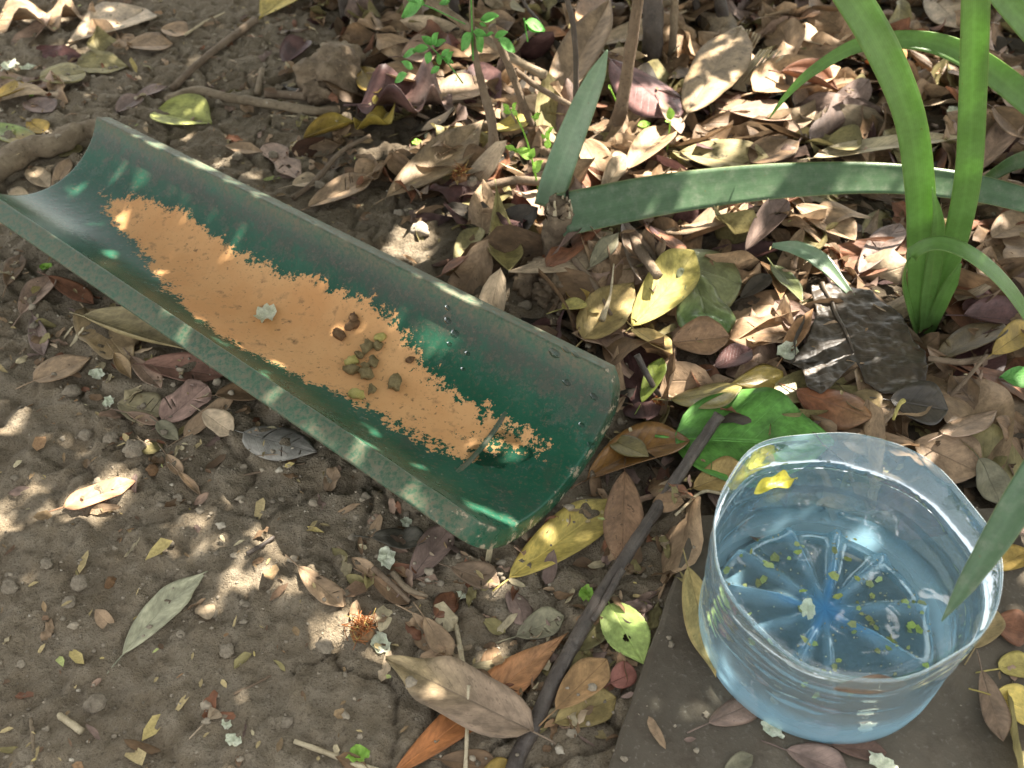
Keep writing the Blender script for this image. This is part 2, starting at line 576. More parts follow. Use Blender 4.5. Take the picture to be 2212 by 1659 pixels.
M_PALE = mat_plain('pale_clod', (0.30, 0.25, 0.19), (0.42, 0.36, 0.28), 0.95, 150, 0, 0.15, 1.0)
M_FRAG = mat_vcol('litter_chips', 0.75, 0.1)
M_CRUMB = mat_vcol('soil_crumb', 0.95)
M_CANOPY = mat_plain('canopy_leaf', (0.05, 0.10, 0.025), (0.08, 0.15, 0.035), 0.45, 20, 0.22)
M_TRUNK = mat_bark('trunk_bark', (0.13, 0.105, 0.08), (0.20, 0.17, 0.13))
M_PLASTIC = mat_plastic()
M_WATER = mat_water()


def mat_water_body():
    m = NT('water_body')
    m.n.remove(m.b)
    tr = m.n.new('ShaderNodeBsdfTransparent'); m.put(tr.inputs[0], (0.985, 0.995, 1.0))
    m.l.new(tr.outputs[0], m.out.inputs[0])
    return m.m


M_WBODY = mat_water_body()


def mat_drop():
    m = NT('splashed_water')
    m.n.remove(m.b)
    tr = m.n.new('ShaderNodeBsdfTransparent'); m.put(tr.inputs[0], (0.66, 0.70, 0.67))     # wet glaze seen through the drop is darker
    gl = m.n.new('ShaderNodeBsdfGlossy'); gl.inputs['Roughness'].default_value = 0.02
    fr = m.n.new('ShaderNodeFresnel'); fr.inputs['IOR'].default_value = 1.33
    x = m.n.new('ShaderNodeMixShader'); m.put(x.inputs[0], fr.outputs[0])
    m.l.new(tr.outputs[0], x.inputs[1]); m.l.new(gl.outputs[0], x.inputs[2]); m.l.new(x.outputs[0], m.out.inputs[0])
    return m.m


M_DROP = mat_drop()

# ------------------------------------------------------------------ the ground
SLAB_PX = [(1503, 1108), (1312, 1659), (1180, 2020), (2700, 2020), (2560, 1085)]
SLAB = [tuple(un(x, y, 0.014)[:2]) for x, y in SLAB_PX]
LITTER_PX = [(560, -700), (640, 0), (820, 130), (700, 300), (860, 430), (990, 560), (1200, 690), (1370, 820), (1310, 1010),
             (1420, 1090), (1510, 1120), (1700, 1060), (2080, 1090), (2160, 1300), (2140, 1500), (2200, 1700), (3200, 1700), (3600, -700)]


def litter_mask(x, y):
    """1 where thick leaf litter lies, on the ground"""
    q = proj(np.stack([np.ravel(x), np.ravel(y), np.zeros(np.size(x))], 1))
    d = poly_dist(q[:, 0], q[:, 1], LITTER_PX)
    return np.clip(0.5 + d / 110.0, 0, 1).reshape(np.shape(x))


def ground_h(x, y):
    x = np.asarray(x, float); y = np.asarray(y, float)
    h = 0.016 * (fbm(x * 4.5, y * 4.5, 3, 3) - 0.5)
    h += 0.0090 * (fbm(x * 17, y * 17, 11, 3) - 0.5)
    lum = fbm(x * 55, y * 55, 21, 3)
    h += 0.0130 * (lum - 0.5) * (0.45 + fbm(x * 6, y * 6, 37, 2))
    h += 0.0056 * (fbm(x * 140, y * 140, 25, 2) - 0.5)
    f1, f2, cid = worley(x * 15 + 1.1 * fbm(x * 22, y * 22, 5, 2), y * 15 + 1.1 * fbm(x * 22, y * 22, 8, 2), 2)
    plate = np.clip(1.5 * fbm(x * 4, y * 4, 31, 2) - 0.25, 0, 1)
    h += plate * (0.0070 * (cid - 0.5) - 0.0075 * np.exp(-((f2 - f1) / 0.055) ** 2))
    g1, g2, gid = worley(x * 95, y * 95, 41)
    h += 0.0026 * np.clip(1 - g1 * 1.5, 0, 1) * (gid > 0.5)
    return h


GX0, GX1, GY0, GY1, GS = -0.82, 0.82, 0.12, 1.50, 0.0026
gx = np.arange(GX0, GX1 + 1e-6, GS); gy = np.arange(GY0, GY1 + 1e-6, GS)
XX, YY = np.meshgrid(gx, gy)
ZZ = ground_h(XX, YY)
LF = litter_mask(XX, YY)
sd_in = poly_dist(XX, YY, SLAB)
ZZ = np.where(sd_in > -0.004, np.minimum(ZZ, 0.003), ZZ)
edge = np.minimum(np.minimum(XX - GX0, GX1 - XX), np.minimum(YY - GY0, GY1 - YY))
ZZ = ZZ * np.clip(edge / 0.06, 0, 1)
ny, nx = XX.shape
V = np.stack([XX.ravel(), YY.ravel(), ZZ.ravel()], 1)
i0 = (np.arange(ny - 1)[:, None] * nx + np.arange(nx - 1)[None, :]).ravel()
Fq = np.stack([i0, i0 + 1, i0 + nx + 1, i0 + nx], 1)
# the flat ground round about, out to the far distance
ring, ringF = [], []
base = len(V)
B = 120.0
outer = [(-B, -B), (B, -B), (B, B), (-B, B)]
inner = [0, nx - 1, ny * nx - 1, (ny - 1) * nx]
V = np.vstack([V, [[a, b, 0.0] for a, b in outer]])
me = bpy.data.meshes.new('soil_ground')
me.from_pydata(V.tolist(), [], Fq.tolist() + [
    tuple(list(range(nx - 1, -1, -1)) + [base, base + 1]),
    tuple([k * nx + nx - 1 for k in range(ny - 1, -1, -1)] + [base + 1, base + 2]),
    tuple([(ny - 1) * nx + k for k in range(nx)] + [base + 2, base + 3]),
    tuple([k * nx for k in range(ny)] + [base + 3, base])])
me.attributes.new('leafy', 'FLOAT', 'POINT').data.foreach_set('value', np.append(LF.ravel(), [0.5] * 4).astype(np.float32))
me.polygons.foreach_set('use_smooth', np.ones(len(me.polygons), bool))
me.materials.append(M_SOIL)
tag(link('soil_ground', me), kind='structure')

# height of the pile, grown as leaves are laid
HS = 0.004
hx = np.arange(-0.9, 0.9, HS); hy = np.arange(0.06, 1.62, HS)
HX, HY = np.meshgrid(hx, hy)
H = ground_h(HX, HY)
H = np.where(poly_dist(HX, HY, SLAB) > 0, 0.0145, H)


GH = H.copy()


def hget(x, y):
    i = np.clip(((np.asarray(y) - hy[0]) / HS + 0.5).astype(int), 0, len(hy) - 1)
    j = np.clip(((np.asarray(x) - hx[0]) / HS + 0.5).astype(int), 0, len(hx) - 1)
    return H[i, j]


def hput(P):
    i = np.clip(((P[:, 1] - hy[0]) / HS + 0.5).astype(int), 0, len(hy) - 1)
    j = np.clip(((P[:, 0] - hx[0]) / HS + 0.5).astype(int), 0, len(hx) - 1)
    np.maximum.at(H, (i, j), P[:, 2])


# ------------------------------------------------------------------ paving slab
def make_slab():
    P = np.array(SLAB)
    out = []
    for k in range(len(P)):
        a, b = P[k], P[(k + 1) % len(P)]
        n = max(2, int(np.linalg.norm(b - a) / 0.006)) if k in (0, 1) else max(2, int(np.linalg.norm(b - a) / 0.05))
        for t in np.arange(n) / n:
            out.append(a + (b - a) * t)
    out = np.array(out)
    c = out.mean(0)
    n = len(out)
    rings = []
    for dz, ins in ((-0.02, 0.0), (0.010, 0.0), (0.0128, 0.0012), (0.014, 0.004)):
        jit = 0.0026 * (fbm(out[:, 0] * 70, out[:, 1] * 70, 61, 3) - 0.5) if dz > 0 else 0
        d = c - out
        d /= np.linalg.norm(d, axis=1)[:, None]
        q = out + d * (ins + jit if np.isscalar(jit) else (ins + jit)[:, None])
        rings.append(np.c_[q, np.full(n, dz)])
    V = np.vstack(rings)
    Fc = []
    for r in range(3):
        for k in range(n):
            k2 = (k + 1) % n
            Fc.append((r * n + k, r * n + k2, (r + 1) * n + k2, (r + 1) * n + k))
    Fc = [f[::-1] for f in Fc]
    Fc.append(tuple(3 * n + k for k in range(n))[::-1])
    o = centred('paving_slab', V, Fc, M_SLAB, smooth=False)
    tag(o, 'flat grey-brown concrete paving slab under the water bowl', 'paving slab')


make_slab()

# ------------------------------------------------------------------ the trough: a half-round glazed roof tile lying on its back
ZR, TT = 0.066, 0.0155
R0, R1 = un(222, 252, ZR)[:2], un(1356, 812, ZR)[:2]
L0, L1 = un(0, 455, ZR)[:2], un(1028, 1152, ZR)[:2]
td = (R1 - R0) / np.linalg.norm(R1 - R0)
tn = np.array([td[1], -td[0]])                             # across, towards the left rim
TLEN = np.linalg.norm(R1 - R0)
wN = (L1 - R1) @ tn
sN = (L1 - R1) @ td
wF = (L0 - R0) @ tn
tF = (L0 - R0) @ td / TLEN
wF = wN + (wF - wN) / (1 - tF) * 1.0                       # width at the far end


PHI = math.radians(65)


def tile_pt(u, th, off):
    """u 0 far .. 1 near, th 0 (right rim) .. pi (left rim), off 0 inside .. 1 outside"""
    w = wF + (wN - wF) * u
    al = (th / math.pi * 2 - 1) * PHI
    Rm = w / 2 / math.sin(PHI)
    r = Rm - TT / 2 + off * TT
    lat = w / 2 + r * math.sin(al)
    along = u * TLEN + sN * u * (lat / w)
    x_ = abs(2 * th / math.pi - 1)
    along -= 0.014 * max(0, (x_ - .62) / .38) ** 3 * u ** 10          # corners of the near end rounded off
    p = R0 + td * along + tn * lat
    return (p[0], p[1], max(0.0008, ZR + Rm * math.cos(PHI) - r * math.cos(al)))


NU, NTH = 170, 64
us = np.linspace(0, 1, NU)
ths = np.linspace(0, math.pi, NTH)
TV = []
for u in us:
    for th in ths:
        TV.append(tile_pt(u, th, 0))
    for th in ths[::-1]:
        TV.append(tile_pt(u, th, 1))
TV = np.array(TV)
NS = 2 * NTH
TFc = []
for i in range(NU - 1):
    for k in range(NS):
        k2 = (k + 1) % NS
        TFc.append((i * NS + k, (i + 1) * NS + k, (i + 1) * NS + k2, i * NS + k2))
for i in (0, NU - 1):
    for k in range(NTH - 1):
        q = (i * NS + k, i * NS + k + 1, i * NS + NS - 2 - k, i * NS + NS - 1 - k)
        TFc.append(q if i == 0 else q[::-1])
inner_idx = np.array([[i * NS + k for k in range(NTH)] for i in range(NU)])
INP = TV[inner_idx.ravel()]
INQ = proj(INP)
INUV = np.array([(u * TLEN, th / math.pi * 0.20) for u in us for th in ths])


def tile_hit(x, y):
    """place on the tile's inner face seen at survey point (x, y): index, point"""
    d = np.hypot(INQ[:, 0] - x, INQ[:, 1] - y)
    near = np.argsort(d)[:4]
    k = near[0]
    return k, INP[k]


WEAR_PX = [(225, 425), (262, 428), (300, 432), (395, 455), (440, 492), (520, 548), (600, 582), (680, 600), (760, 640), (832, 668), (868, 715),
           (900, 768), (960, 832), (1010, 862), (1062, 882), (1110, 905), (1185, 958), (1165, 976), (1110, 962), (1040, 985), (975, 985), (900, 948),
           (830, 905), (760, 858), (680, 828), (600, 792), (520, 752), (450, 708), (390, 652), (330, 582), (290, 522), (252, 492)]
WUV = [tuple(INUV[tile_hit(x, y)[0]]) for x, y in WEAR_PX]
wear_in = np.clip(poly_dist(INUV[:, 0], INUV[:, 1], WUV) / 0.026, -1.6, 1.0)
uu = INUV[:, 0] / TLEN
wear_in = np.where((uu > 0.70) & (wear_in > 0), wear_in * np.clip(1 - (uu - 0.66) * 3.2, 0.06, 1), wear_in)
wear = np.full(len(TV), -2.0)
wear[inner_idx.ravel()] = wear_in
thn = np.tile(np.r_[ths, ths[::-1]], NU) / math.pi
un_ = np.repeat(us, NS)
isout = np.tile(np.r_[np.zeros(NTH), np.ones(NTH)], NU)
rim = np.clip(1 - np.minimum(thn, 1 - thn) / 0.03, 0, 1) * 0.30
rim = np.maximum(rim, np.clip(1 - (1 - un_) / 0.012, 0, 1) * 0.70)
rim = np.maximum(rim, 0.72 * np.clip(1 - (1 - un_) / 0.05, 0, 1) * np.clip((thn - 0.86) / 0.1, 0, 1))
dust = 0.5 * np.clip((un_ - .6) / .3, 0, 1) * np.clip(1 - np.abs(thn - .88) / .06, 0, 1) + 0.20 + 0.80 * np.clip(1 - thn / 0.10, 0, 1) + 0.62 * np.clip((thn - 0.92) / 0.06, 0, 1) + 0.12 * np.clip(1 - np.abs(thn - 0.2) / 0.2, 0, 1)
grime = 0.80 * np.clip(1 - np.abs(thn - 0.10) / 0.20, 0, 1) + 0.25 * np.clip(1 - np.abs(thn - 0.90) / 0.10, 0, 1) + 0.45 * np.clip((un_ - 0.86) / 0.1, 0, 1) * np.clip(1 - np.abs(thn - 0.62) / 0.25, 0, 1)
tile = empty('feeding_trough', (np.array([*(R0 + td * TLEN / 2 + tn * wN / 2), 0.0])))
tag(tile, 'half-round green glazed roof tile with worn orange bed, holding a little pet food', 'trough')
body = centred('tile_shell', TV, TFc, M_TILE, {'wear': wear, 'rim': rim, 'dust': dust, 'grime': grime}, parent=tile)
bv = body.modifiers.new('worn arris', 'BEVEL')
bv.width = 0.0024; bv.segments = 3; bv.limit_method = 'ANGLE'; bv.angle_limit = math.radians(50)


def tile_rib():
    """low cast ridge across the bed near the front end"""
    a, b = tile_hit(1092, 888)[0], tile_hit(988, 1022)[0]
    ua, ub = INUV[a, 0] / TLEN, INUV[b, 0] / TLEN
    ta, tb = INUV[a, 1] / 0.20 * math.pi, INUV[b, 1] / 0.20 * math.pi
    V, Fc, prof = [], [], ((-1, -0.0006), (-0.45, 0.0020), (0.45, 0.0020), (1, -0.0006))
    n = 22
    for i in range(n):
        t = i / (n - 1)
        end = min(1, 6 * t, 6 * (1 - t))
        for s, hgt in prof:
            u = ua + (ub - ua) * t + s * 0.0024 / TLEN
            p = np.array(tile_pt(u, ta + (tb - ta) * t, 0))
            V.append(p + np.array([0, 0, hgt * end if hgt > 0 else hgt]))
    for i in range(n - 1):
        for k in range(3):
            Fc.append((i * 4 + k, i * 4 + k + 1, (i + 1) * 4 + k + 1, (i + 1) * 4 + k))
    k = len(V)
    centred('cross_rib', V, Fc, M_TILE, {'wear': np.full(k, -2.0), 'rim': np.zeros(k), 'dust': np.full(k, 0.75), 'grime': np.full(k, 0.5)}, parent=tile)


tile_rib()


def tile_drops():
    """a thin film of water held behind the rib"""
    n, V = 26, []
    V.append(tile_hit(1078, 972)[1] + np.array([0, 0, 0.0006]))
    for ring in (.25, .5, .75, 1.0):
        for i in range(n):
            a = 2 * math.pi * i / n
            r = 1 + 0.5 * (float(vnoise(np.array(math.cos(a) * 2 + 5), np.array(math.sin(a) * 2 + 5))) - 0.5)
            V.append(tile_hit(1078 + 62 * ring * r * math.cos(a), 972 + 36 * ring * r * math.sin(a))[1] + np.array([0, 0, 0.0006 if ring < 1 else 0.0001]))
    Fc = [(0, 1 + (i + 1) % n, 1 + i) for i in range(n)]
    Fc += [(1 + j * n + i, 1 + j * n + (i + 1) % n, 1 + (j + 1) * n + (i + 1) % n, 1 + (j + 1) * n + i) for j in range(3) for i in range(n)]
    o = centred('puddle', V, Fc, M_WATER)
    tag(o, 'thin wet film of water by the rib at the near end of the trough', 'puddle')


tile_drops()

TILE_PLAN = [tuple(R0 + tn * 0.012), tuple(R1 + tn * 0.012), tuple(L1 - tn * 0.012), tuple(R0 + tn * (wF - 0.012))]
TILE_CORE = [tuple(R0 + tn * 0.035), tuple(R1 + tn * 0.035), tuple(L1 - tn * 0.035), tuple(R0 + tn * (wF - 0.035))]


# ------------------------------------------------------------------ kibble in the trough
def lump_mesh(r, flat, seed, rough=0.22, sub=2):
    """uneven rounded lump: unit-ish icosphere pushed about by noise"""
    import bmesh
    bm = bmesh.new()
    bmesh.ops.create_icosphere(bm, subdivisions=sub, radius=1.0)
    V = np.array([v.co[:] for v in bm.verts]); Fc = [tuple(v.index for v in f.verts) for f in bm.faces]
    bm.free()
    n = fbm(V[:, 0] * 1.6 + seed * 3.7 + V[:, 2], V[:, 1] * 1.6 - seed * 2.1 + V[:, 2] * 0.7, seed, 3) - 0.5
    n2 = fbm(V[:, 0] * 5 + seed, V[:, 1] * 5 + V[:, 2] * 4, seed + 3, 3) - 0.5
    V = V * (1 + 2 * rough * n + 0.9 * rough * n2)[:, None]
    V[:, 2] *= flat
    return V * r, Fc


KIB = [(760, 710, M_KIB, 'brown', 'upper loose trio', 13), (735, 726, M_KIB, 'brown', 'left of the upper trio', 13), (763, 690, M_KIB, 'brown', 'top of the upper trio', 11),
       (793, 758, M_KIBG, 'olive', '', 13), (818, 752, M_KIBG, 'olive', '', 10), (777, 773, M_KIBG, 'olive', '', 9), (764, 788, M_KIBY, 'yellow', '', 12),
       (785, 792, M_KIBG, 'olive', '', 9), (805, 788, M_KIBG, 'olive', '', 13), (763, 806, M_KIBG, 'olive', '', 13), (793, 812, M_KIBG, 'olive', '', 14),
       (850, 830, M_KIBG, 'olive', '', 15), (802, 842, M_KIBG, 'pale', '', 9), (774, 855, M_KIBY, 'pale', '', 12), (887, 783, M_KIB, 'brown', '', 7), (822, 738, M_KIBY, 'yellow', '', 11)]
KLAB = ['round brown kibble in the middle of the upper trio in the trough', 'leftmost brown kibble of the upper trio in the trough',
        'topmost brown kibble lying in the trough', 'olive kibble at the top of the piled heap in the trough', 'olive kibble at the right shoulder of the heap, below the yellow one',
        'small olive kibble at the upper left of the heap', 'bright yellow cracked kibble on the left of the heap', 'small olive kibble in the very middle of the heap',
        'olive kibble on the right side of the heap', 'brown-olive kibble at the lower left of the heap', 'large olive kibble at the bottom of the heap',
        'largest flat olive kibble lying alone to the right of the heap', 'small pale kibble just below the heap', 'pale flat kibble nearest the left rim, below the heap',
        'tiny brown crumb of kibble far right of the heap', 'yellow kibble chip at the top right of the heap, touched by sun']
for k, (x, y, mt, cn, w_, r) in enumerate(KIB):
    _, p = tile_hit(x, y)
    rr = r * 0.00047
    V, Fc = lump_mesh(rr, 0.62, k + 3, 0.8)
    a = rng.uniform(0, 6.28)
    V = np.stack([V[:, 0] * math.cos(a) - V[:, 1] * 0.72 * math.sin(a), V[:, 0] * math.sin(a) + V[:, 1] * 0.72 * math.cos(a), V[:, 2]], 1)
    o = centred('kibble', V + p + np.array([0, 0, rr * 0.50]), Fc, mt)
    tag(o, KLAB[k], 'kibble', 'kibbles in the trough')

# ------------------------------------------------------------------ the cut-down water bottle
SZ = 0.0145
bc = un(1840, 1174, SZ + 0.092)
BX, BY = bc[0], bc[1]
BR = 0.0785
SEG = 168
PROF = [(0.0, 0.0240), (0.006, 0.0240), (0.012, 0.0236), (0.020, 0.0228), (0.030, 0.0220), (0.040, 0.0212), (0.050, 0.0204), (0.058, 0.0196),
        (0.0645, 0.0180), (0.0678, 0.0110), (0.0696, 0.0036), (0.0712, 0.0003), (0.0730, 0.0020), (0.0742, 0.0080), (0.0750, 0.017),
        (0.0752, 0.0262), (0.0744, 0.0300), (0.0738, 0.0325), (0.0748, 0.0352), (0.0762, 0.0385), (0.0766, 0.0420), (0.0756, 0.0452),
        (0.0750, 0.0475), (0.0758, 0.0500), (0.0772, 0.0535), (0.0778, 0.0570), (0.0770, 0.0600), (0.0764, 0.0622), (0.0770, 0.0648), (0.0780, 0.0680),
        (0.0784, 0.0720), (0.0785, 0.0760), (0.0785, 0.0800)]
RIBS = [(0.05, 0.8), (0.72, 0.8), (1.22, 1.0), (1.72, 0.7), (2.35, 0.7), (2.86, 1.0), (3.42, 0.6), (4.12, 1.0), (4.55, 0.5), (5.62, 1.0)]


PROF = [(r * 0.952, z * 1.15) for r, z in PROF]


def bottle_pt(i, a, off=0.0):
    r, z = PROF[i]
    # petal ribs pressed up into the base
    rib = 0.0
    for ra, st in RIBS:
        d = (a - ra + math.pi) % (2 * math.pi) - math.pi
        rib = max(rib, st * math.exp(-(d * max(r, 0.012) / (0.0024 + 0.016 * r)) ** 2))
    if 0.014 < r and i < 10:
        k = min(1, (r - 0.014) / 0.012) * min(1, max(0, (0.0655 - r) / 0.004))
        z += 0.0070 * rib * k
    zf = min(1, max(0, (z - 0.02) / 0.06))
    # hand-cut, slightly squashed rim
    r += zf * (0.0014 * math.cos(3 * a + 0.6) + 0.0009 * math.cos(5 * a + 2.0) + 0.0006 * math.cos(9 * a))
    z += (0.0022 * math.cos(2 * a - 0.7) + 0.0013 * math.cos(5 * a + 1.1)) * max(0, (zf - 0.75) / 0.25)
    z += 0.0085 * math.sin(a + 0.15) * max(0, (zf - 0.55) / 0.45)
    # dimples round the wall
    if 14 <= i <= 22:
        r -= 0.0010 * (0.5 + 0.5 * math.cos(12 * a + 0.3 * i)) * math.sin(math.pi * (i - 13) / 10)
    r = max(0.0, r + off)
    return (BX + r * math.cos(a), BY + r * math.sin(a), SZ + z)


def st_blue(a):
    return 1.0 if min(abs((a - q + math.pi) % (2 * math.pi) - math.pi) for q in (1.22, 2.86, 4.12, 5.62)) < .25 else .15


angs = np.arange(SEG) * 2 * math.pi / SEG
NP = len(PROF)
BV, BT, BM, BD = [], [], [], []
for side, off in ((0, 0.0), (1, -0.0006)):
    for i in range(NP):
        for a in angs:
            p = bottle_pt(i, a, off)
            if side == 1 and i < 14:
                p = (p[0], p[1], p[2] + 0.0006)
            BV.append(p)
            r = PROF[i][0]
            t = math.exp(-(r / 0.0125) ** 2) * 0.7
            rib = max(math.exp(-(((a - ra + math.pi) % (2 * math.pi) - math.pi) * max(r, 0.01) / 0.003) ** 2) for ra, st in RIBS)
            t = max(t, 0.6 * rib * st_blue(a) * max(0, 1 - max(0, r - 0.012) / 0.030), 0.05 * rib * (i < 13))
            BT.append(t)
            BD.append(0.22 if i < 15 else 1.0)
            BM.append((0.14 if i < 10 else 0.03) + (0.30 * math.exp(-((i - 13) / 2.0) ** 2)) + (0.075 if i > 14 else 0) + 0.10 * rib * (i < 13))
BF = []
for side in (0, 1):
    o0 = side * NP * SEG
    for i in range(NP - 1):
        for k in range(SEG):
            k2 = (k + 1) % SEG
            f = (o0 + i * SEG + k, o0 + (i + 1) * SEG + k, o0 + (i + 1) * SEG + k2, o0 + i * SEG + k2)
            BF.append(f if side == 0 else f[::-1])
for k in range(SEG):
    k2 = (k + 1) % SEG
    BF.append(((NP - 1) * SEG + k, NP * SEG + (NP - 1) * SEG + k, NP * SEG + (NP - 1) * SEG + k2, (NP - 1) * SEG + k2))
BF = [f for f in BF if True]
bowl = empty('water_bowl', (BX, BY, SZ))
tag(bowl, 'cut-off base of a clear blue plastic bottle used as a water bowl', 'water bowl')
centred('bottle_wall', BV, BF, M_PLASTIC, {'thick': np.array(BT), 'milk': np.array(BM), 'dry': np.array(BD)}, parent=bowl)

# water
WZ = SZ + 0.068
WVs, WFs = [], []
rows = [i for i in range(NP) if PROF[i][1] < 0.066]
for i in rows:
    for a in angs[::2]:
        p = np.array(bottle_pt(i, a, -0.0011)); p[2] = min(p[2] + (0.0012 if i < 14 else 0), WZ - 0.0003)
        WVs.append(p)
n2 = SEG // 2
nr = len(rows)
for fr_ in (0.995, 0.97, 0.80, 0.5, 0.2):
    for a in angs[::2]:
        r = 0.0758 * fr_
        q = np.array(bottle_pt(26, a, -0.0011))
        q = np.array([BX, BY, 0]) + (q - np.array([BX, BY, 0])) * fr_
        q[2] = WZ + (0.0018 if fr_ > 0.99 else 0)
        WVs.append(q)
for i in range(nr + 4):
    for k in range(n2):
        k2 = (k + 1) % n2
        WFs.append((i * n2 + k, (i + 1) * n2 + k, (i + 1) * n2 + k2, i * n2 + k2))
WFs.append(tuple((nr + 4) * n2 + k for k in range(n2)))
WFs.append(tuple(range(n2 - 1, -1, -1)))
wo = centred('water', WVs, WFs, M_WATER)
wo.data.materials.append(M_WBODY)          # sides and bottom, where the water wets the plastic
wo.data.polygons.foreach_set('material_index', np.array([1 if (k_ < (nr - 1) * n2 or k_ == len(WFs) - 1) else 0 for k_ in range(len(WFs))], np.int32))
tag(wo, 'clear still water filling the blue plastic bowl', 'water')


def in_bowl(x, y, r=0.079):
    return np.hypot(np.asarray(x) - BX, np.asarray(y) - BY) < r


# sediment: yellow-green flecks and sand grains lying on the bottom of the bowl
bag = Bag()
for k in range(230):
    a = rng.uniform(0, 6.283); r = 0.062 * math.sqrt(rng.uniform(0.02, 1))
    if rng.random() < 0.15:
        a = rng.normal(-0.25, 0.5); r = rng.uniform(0.015, 0.055)
    i = int(np.argmin([abs(pr[0] - r) for pr in PROF[:12]]))
    z = max(bottle_pt(i, a)[2], bottle_pt(min(i + 1, 11), a)[2]) + 0.0022
    big = rng.random() < 0.30
    s = rng.uniform(0.0012, 0.0042) if big else rng.uniform(0.0004, 0.0011)
    n = 5
    ph = rng.uniform(0, 6.28)
    el = rng.uniform(0.4, 1)
    q = np.array([(s * math.cos(2 * math.pi * j / n) * rng.uniform(0.6, 1.2), s * el * math.sin(2 * math.pi * j / n) * rng.uniform(0.6, 1.2), rng.uniform(-0.0003, 0.0004)) for j in range(n)])
    q = np.stack([q[:, 0] * math.cos(ph) - q[:, 1] * math.sin(ph), q[:, 0] * math.sin(ph) + q[:, 1] * math.cos(ph), q[:, 2]], 1)
    q += np.array([BX + r * math.cos(a), BY + r * math.sin(a), z])
    c = np.array([0.34, 0.38 + rng.uniform(-.06, .04), 0.09 + rng.uniform(0, .07)]) * rng.uniform(0.5, 1.15) if big else np.array([0.30, 0.26, 0.15]) * rng.uniform(0.6, 1.3)
    bag.add(q, [tuple(range(n))], {'lcol': np.tile(c, (n, 1))})
V, Fc, A = bag.arrays()
tag(centred('bowl_sediment', V, Fc, M_FRAG, A), 'yellow-green flecks and sand grains on the bottom of the water bowl', 'sediment', kind='stuff')

# drops of water splashed on the inner wall of the trough
for k, (x, y, r) in enumerate([(965, 665, 7), (970, 690, 8), (985, 725, 9), (975, 745, 6), (1010, 760, 6), (1195, 765, 13), (1225, 740, 8), (1245, 765, 8), (1225, 825, 9), (1280, 855, 8), (1000, 800, 6), (1254, 912, 7), (1278, 962, 8)]):
    kk, p = tile_hit(x, y)
    iu, it = kk // NTH, kk % NTH
    e1 = INP[min(iu + 1, NU - 1) * NTH + it] - INP[max(iu - 1, 0) * NTH + it]; e2 = INP[iu * NTH + min(it + 1, NTH - 1)] - INP[iu * NTH + max(it - 1, 0)]
    e1 /= np.linalg.norm(e1); e2 /= np.linalg.norm(e2)
    nn = np.cross(e1, e2); nn = nn if nn[2] > 0 else -nn
    n = 12; V = []
    for (f_, hgt) in ((1.0, -.0001), (.75, .0003), (.35, .00045)):
        for j in range(n):
            a = 2 * math.pi * j / n
            w_ = 1 + .5 * (float(vnoise(np.array(math.cos(a) * 1.5 + k * 3.1), np.array(math.sin(a) * 1.5 + k))) - .5)
            V.append(p + (e1 * math.cos(a) + e2 * .7 * math.sin(a)) * r * .00042 * f_ * w_ + nn * hgt)
    Fc = [(i * n + j, i * n + (j + 1) % n, (i + 1) * n + (j + 1) % n, (i + 1) * n + j) for i in range(2) for j in range(n)] + [tuple(2 * n + j for j in range(n))]
    o = centred('water_drop', V, Fc, M_DROP)
    tag(o, 'small dark splash of water on the far inner wall of the trough', 'water drop', 'water drops on the trough wall')

# ------------------------------------------------------------------ fallen leaves
PAL = dict(tan=(.33, .225, .135), pale=(.42, .32, .21), olive=(.245, .205, .088), brown=(.185, .115, .062), redbrown=(.20, .088, .046),
           maroon=(.105, .052, .046), purple=(.21, .145, .115), pink=(.32, .215, .15), orange=(.44, .20, .075), orangepink=(.50, .27, .15), ochre=(.35, .235, .055),
           yellow=(.50, .385, .10), greyolive=(.21, .19, .12), grey=(.30, .275, .23), green=(.092, .235, .040), ygreen=(.40, .50, .15),
           dark=(.062, .050, .036), greygreen=(.36, .345, .225), amber=(.235, .115, .030), olivegreen=(.16, .18, .07), straw=(.48, .40, .25), redgreen=(.20, .26, .05))


def outline(shape, u):
    if shape == 'ell':
        w = np.sin(np.pi * u) ** 0.72
    elif shape == 'obo':
        w = np.sin(np.pi * u ** 1.5) ** 0.75
    elif shape == 'ovate':
        w = np.sin(np.pi * u ** 0.66) ** 0.85
    elif shape == 'lan':
        w = np.sin(np.pi * u ** 0.82) ** 1.05
    elif shape == 'rnd':
        w = np.sin(np.pi * u) ** 0.5
    elif shape == 'strip':
        w = np.clip(np.minimum(u / 0.12, (1 - u) / 0.35), 0, 1) ** 0.7
    return np.maximum(w, 0.012)


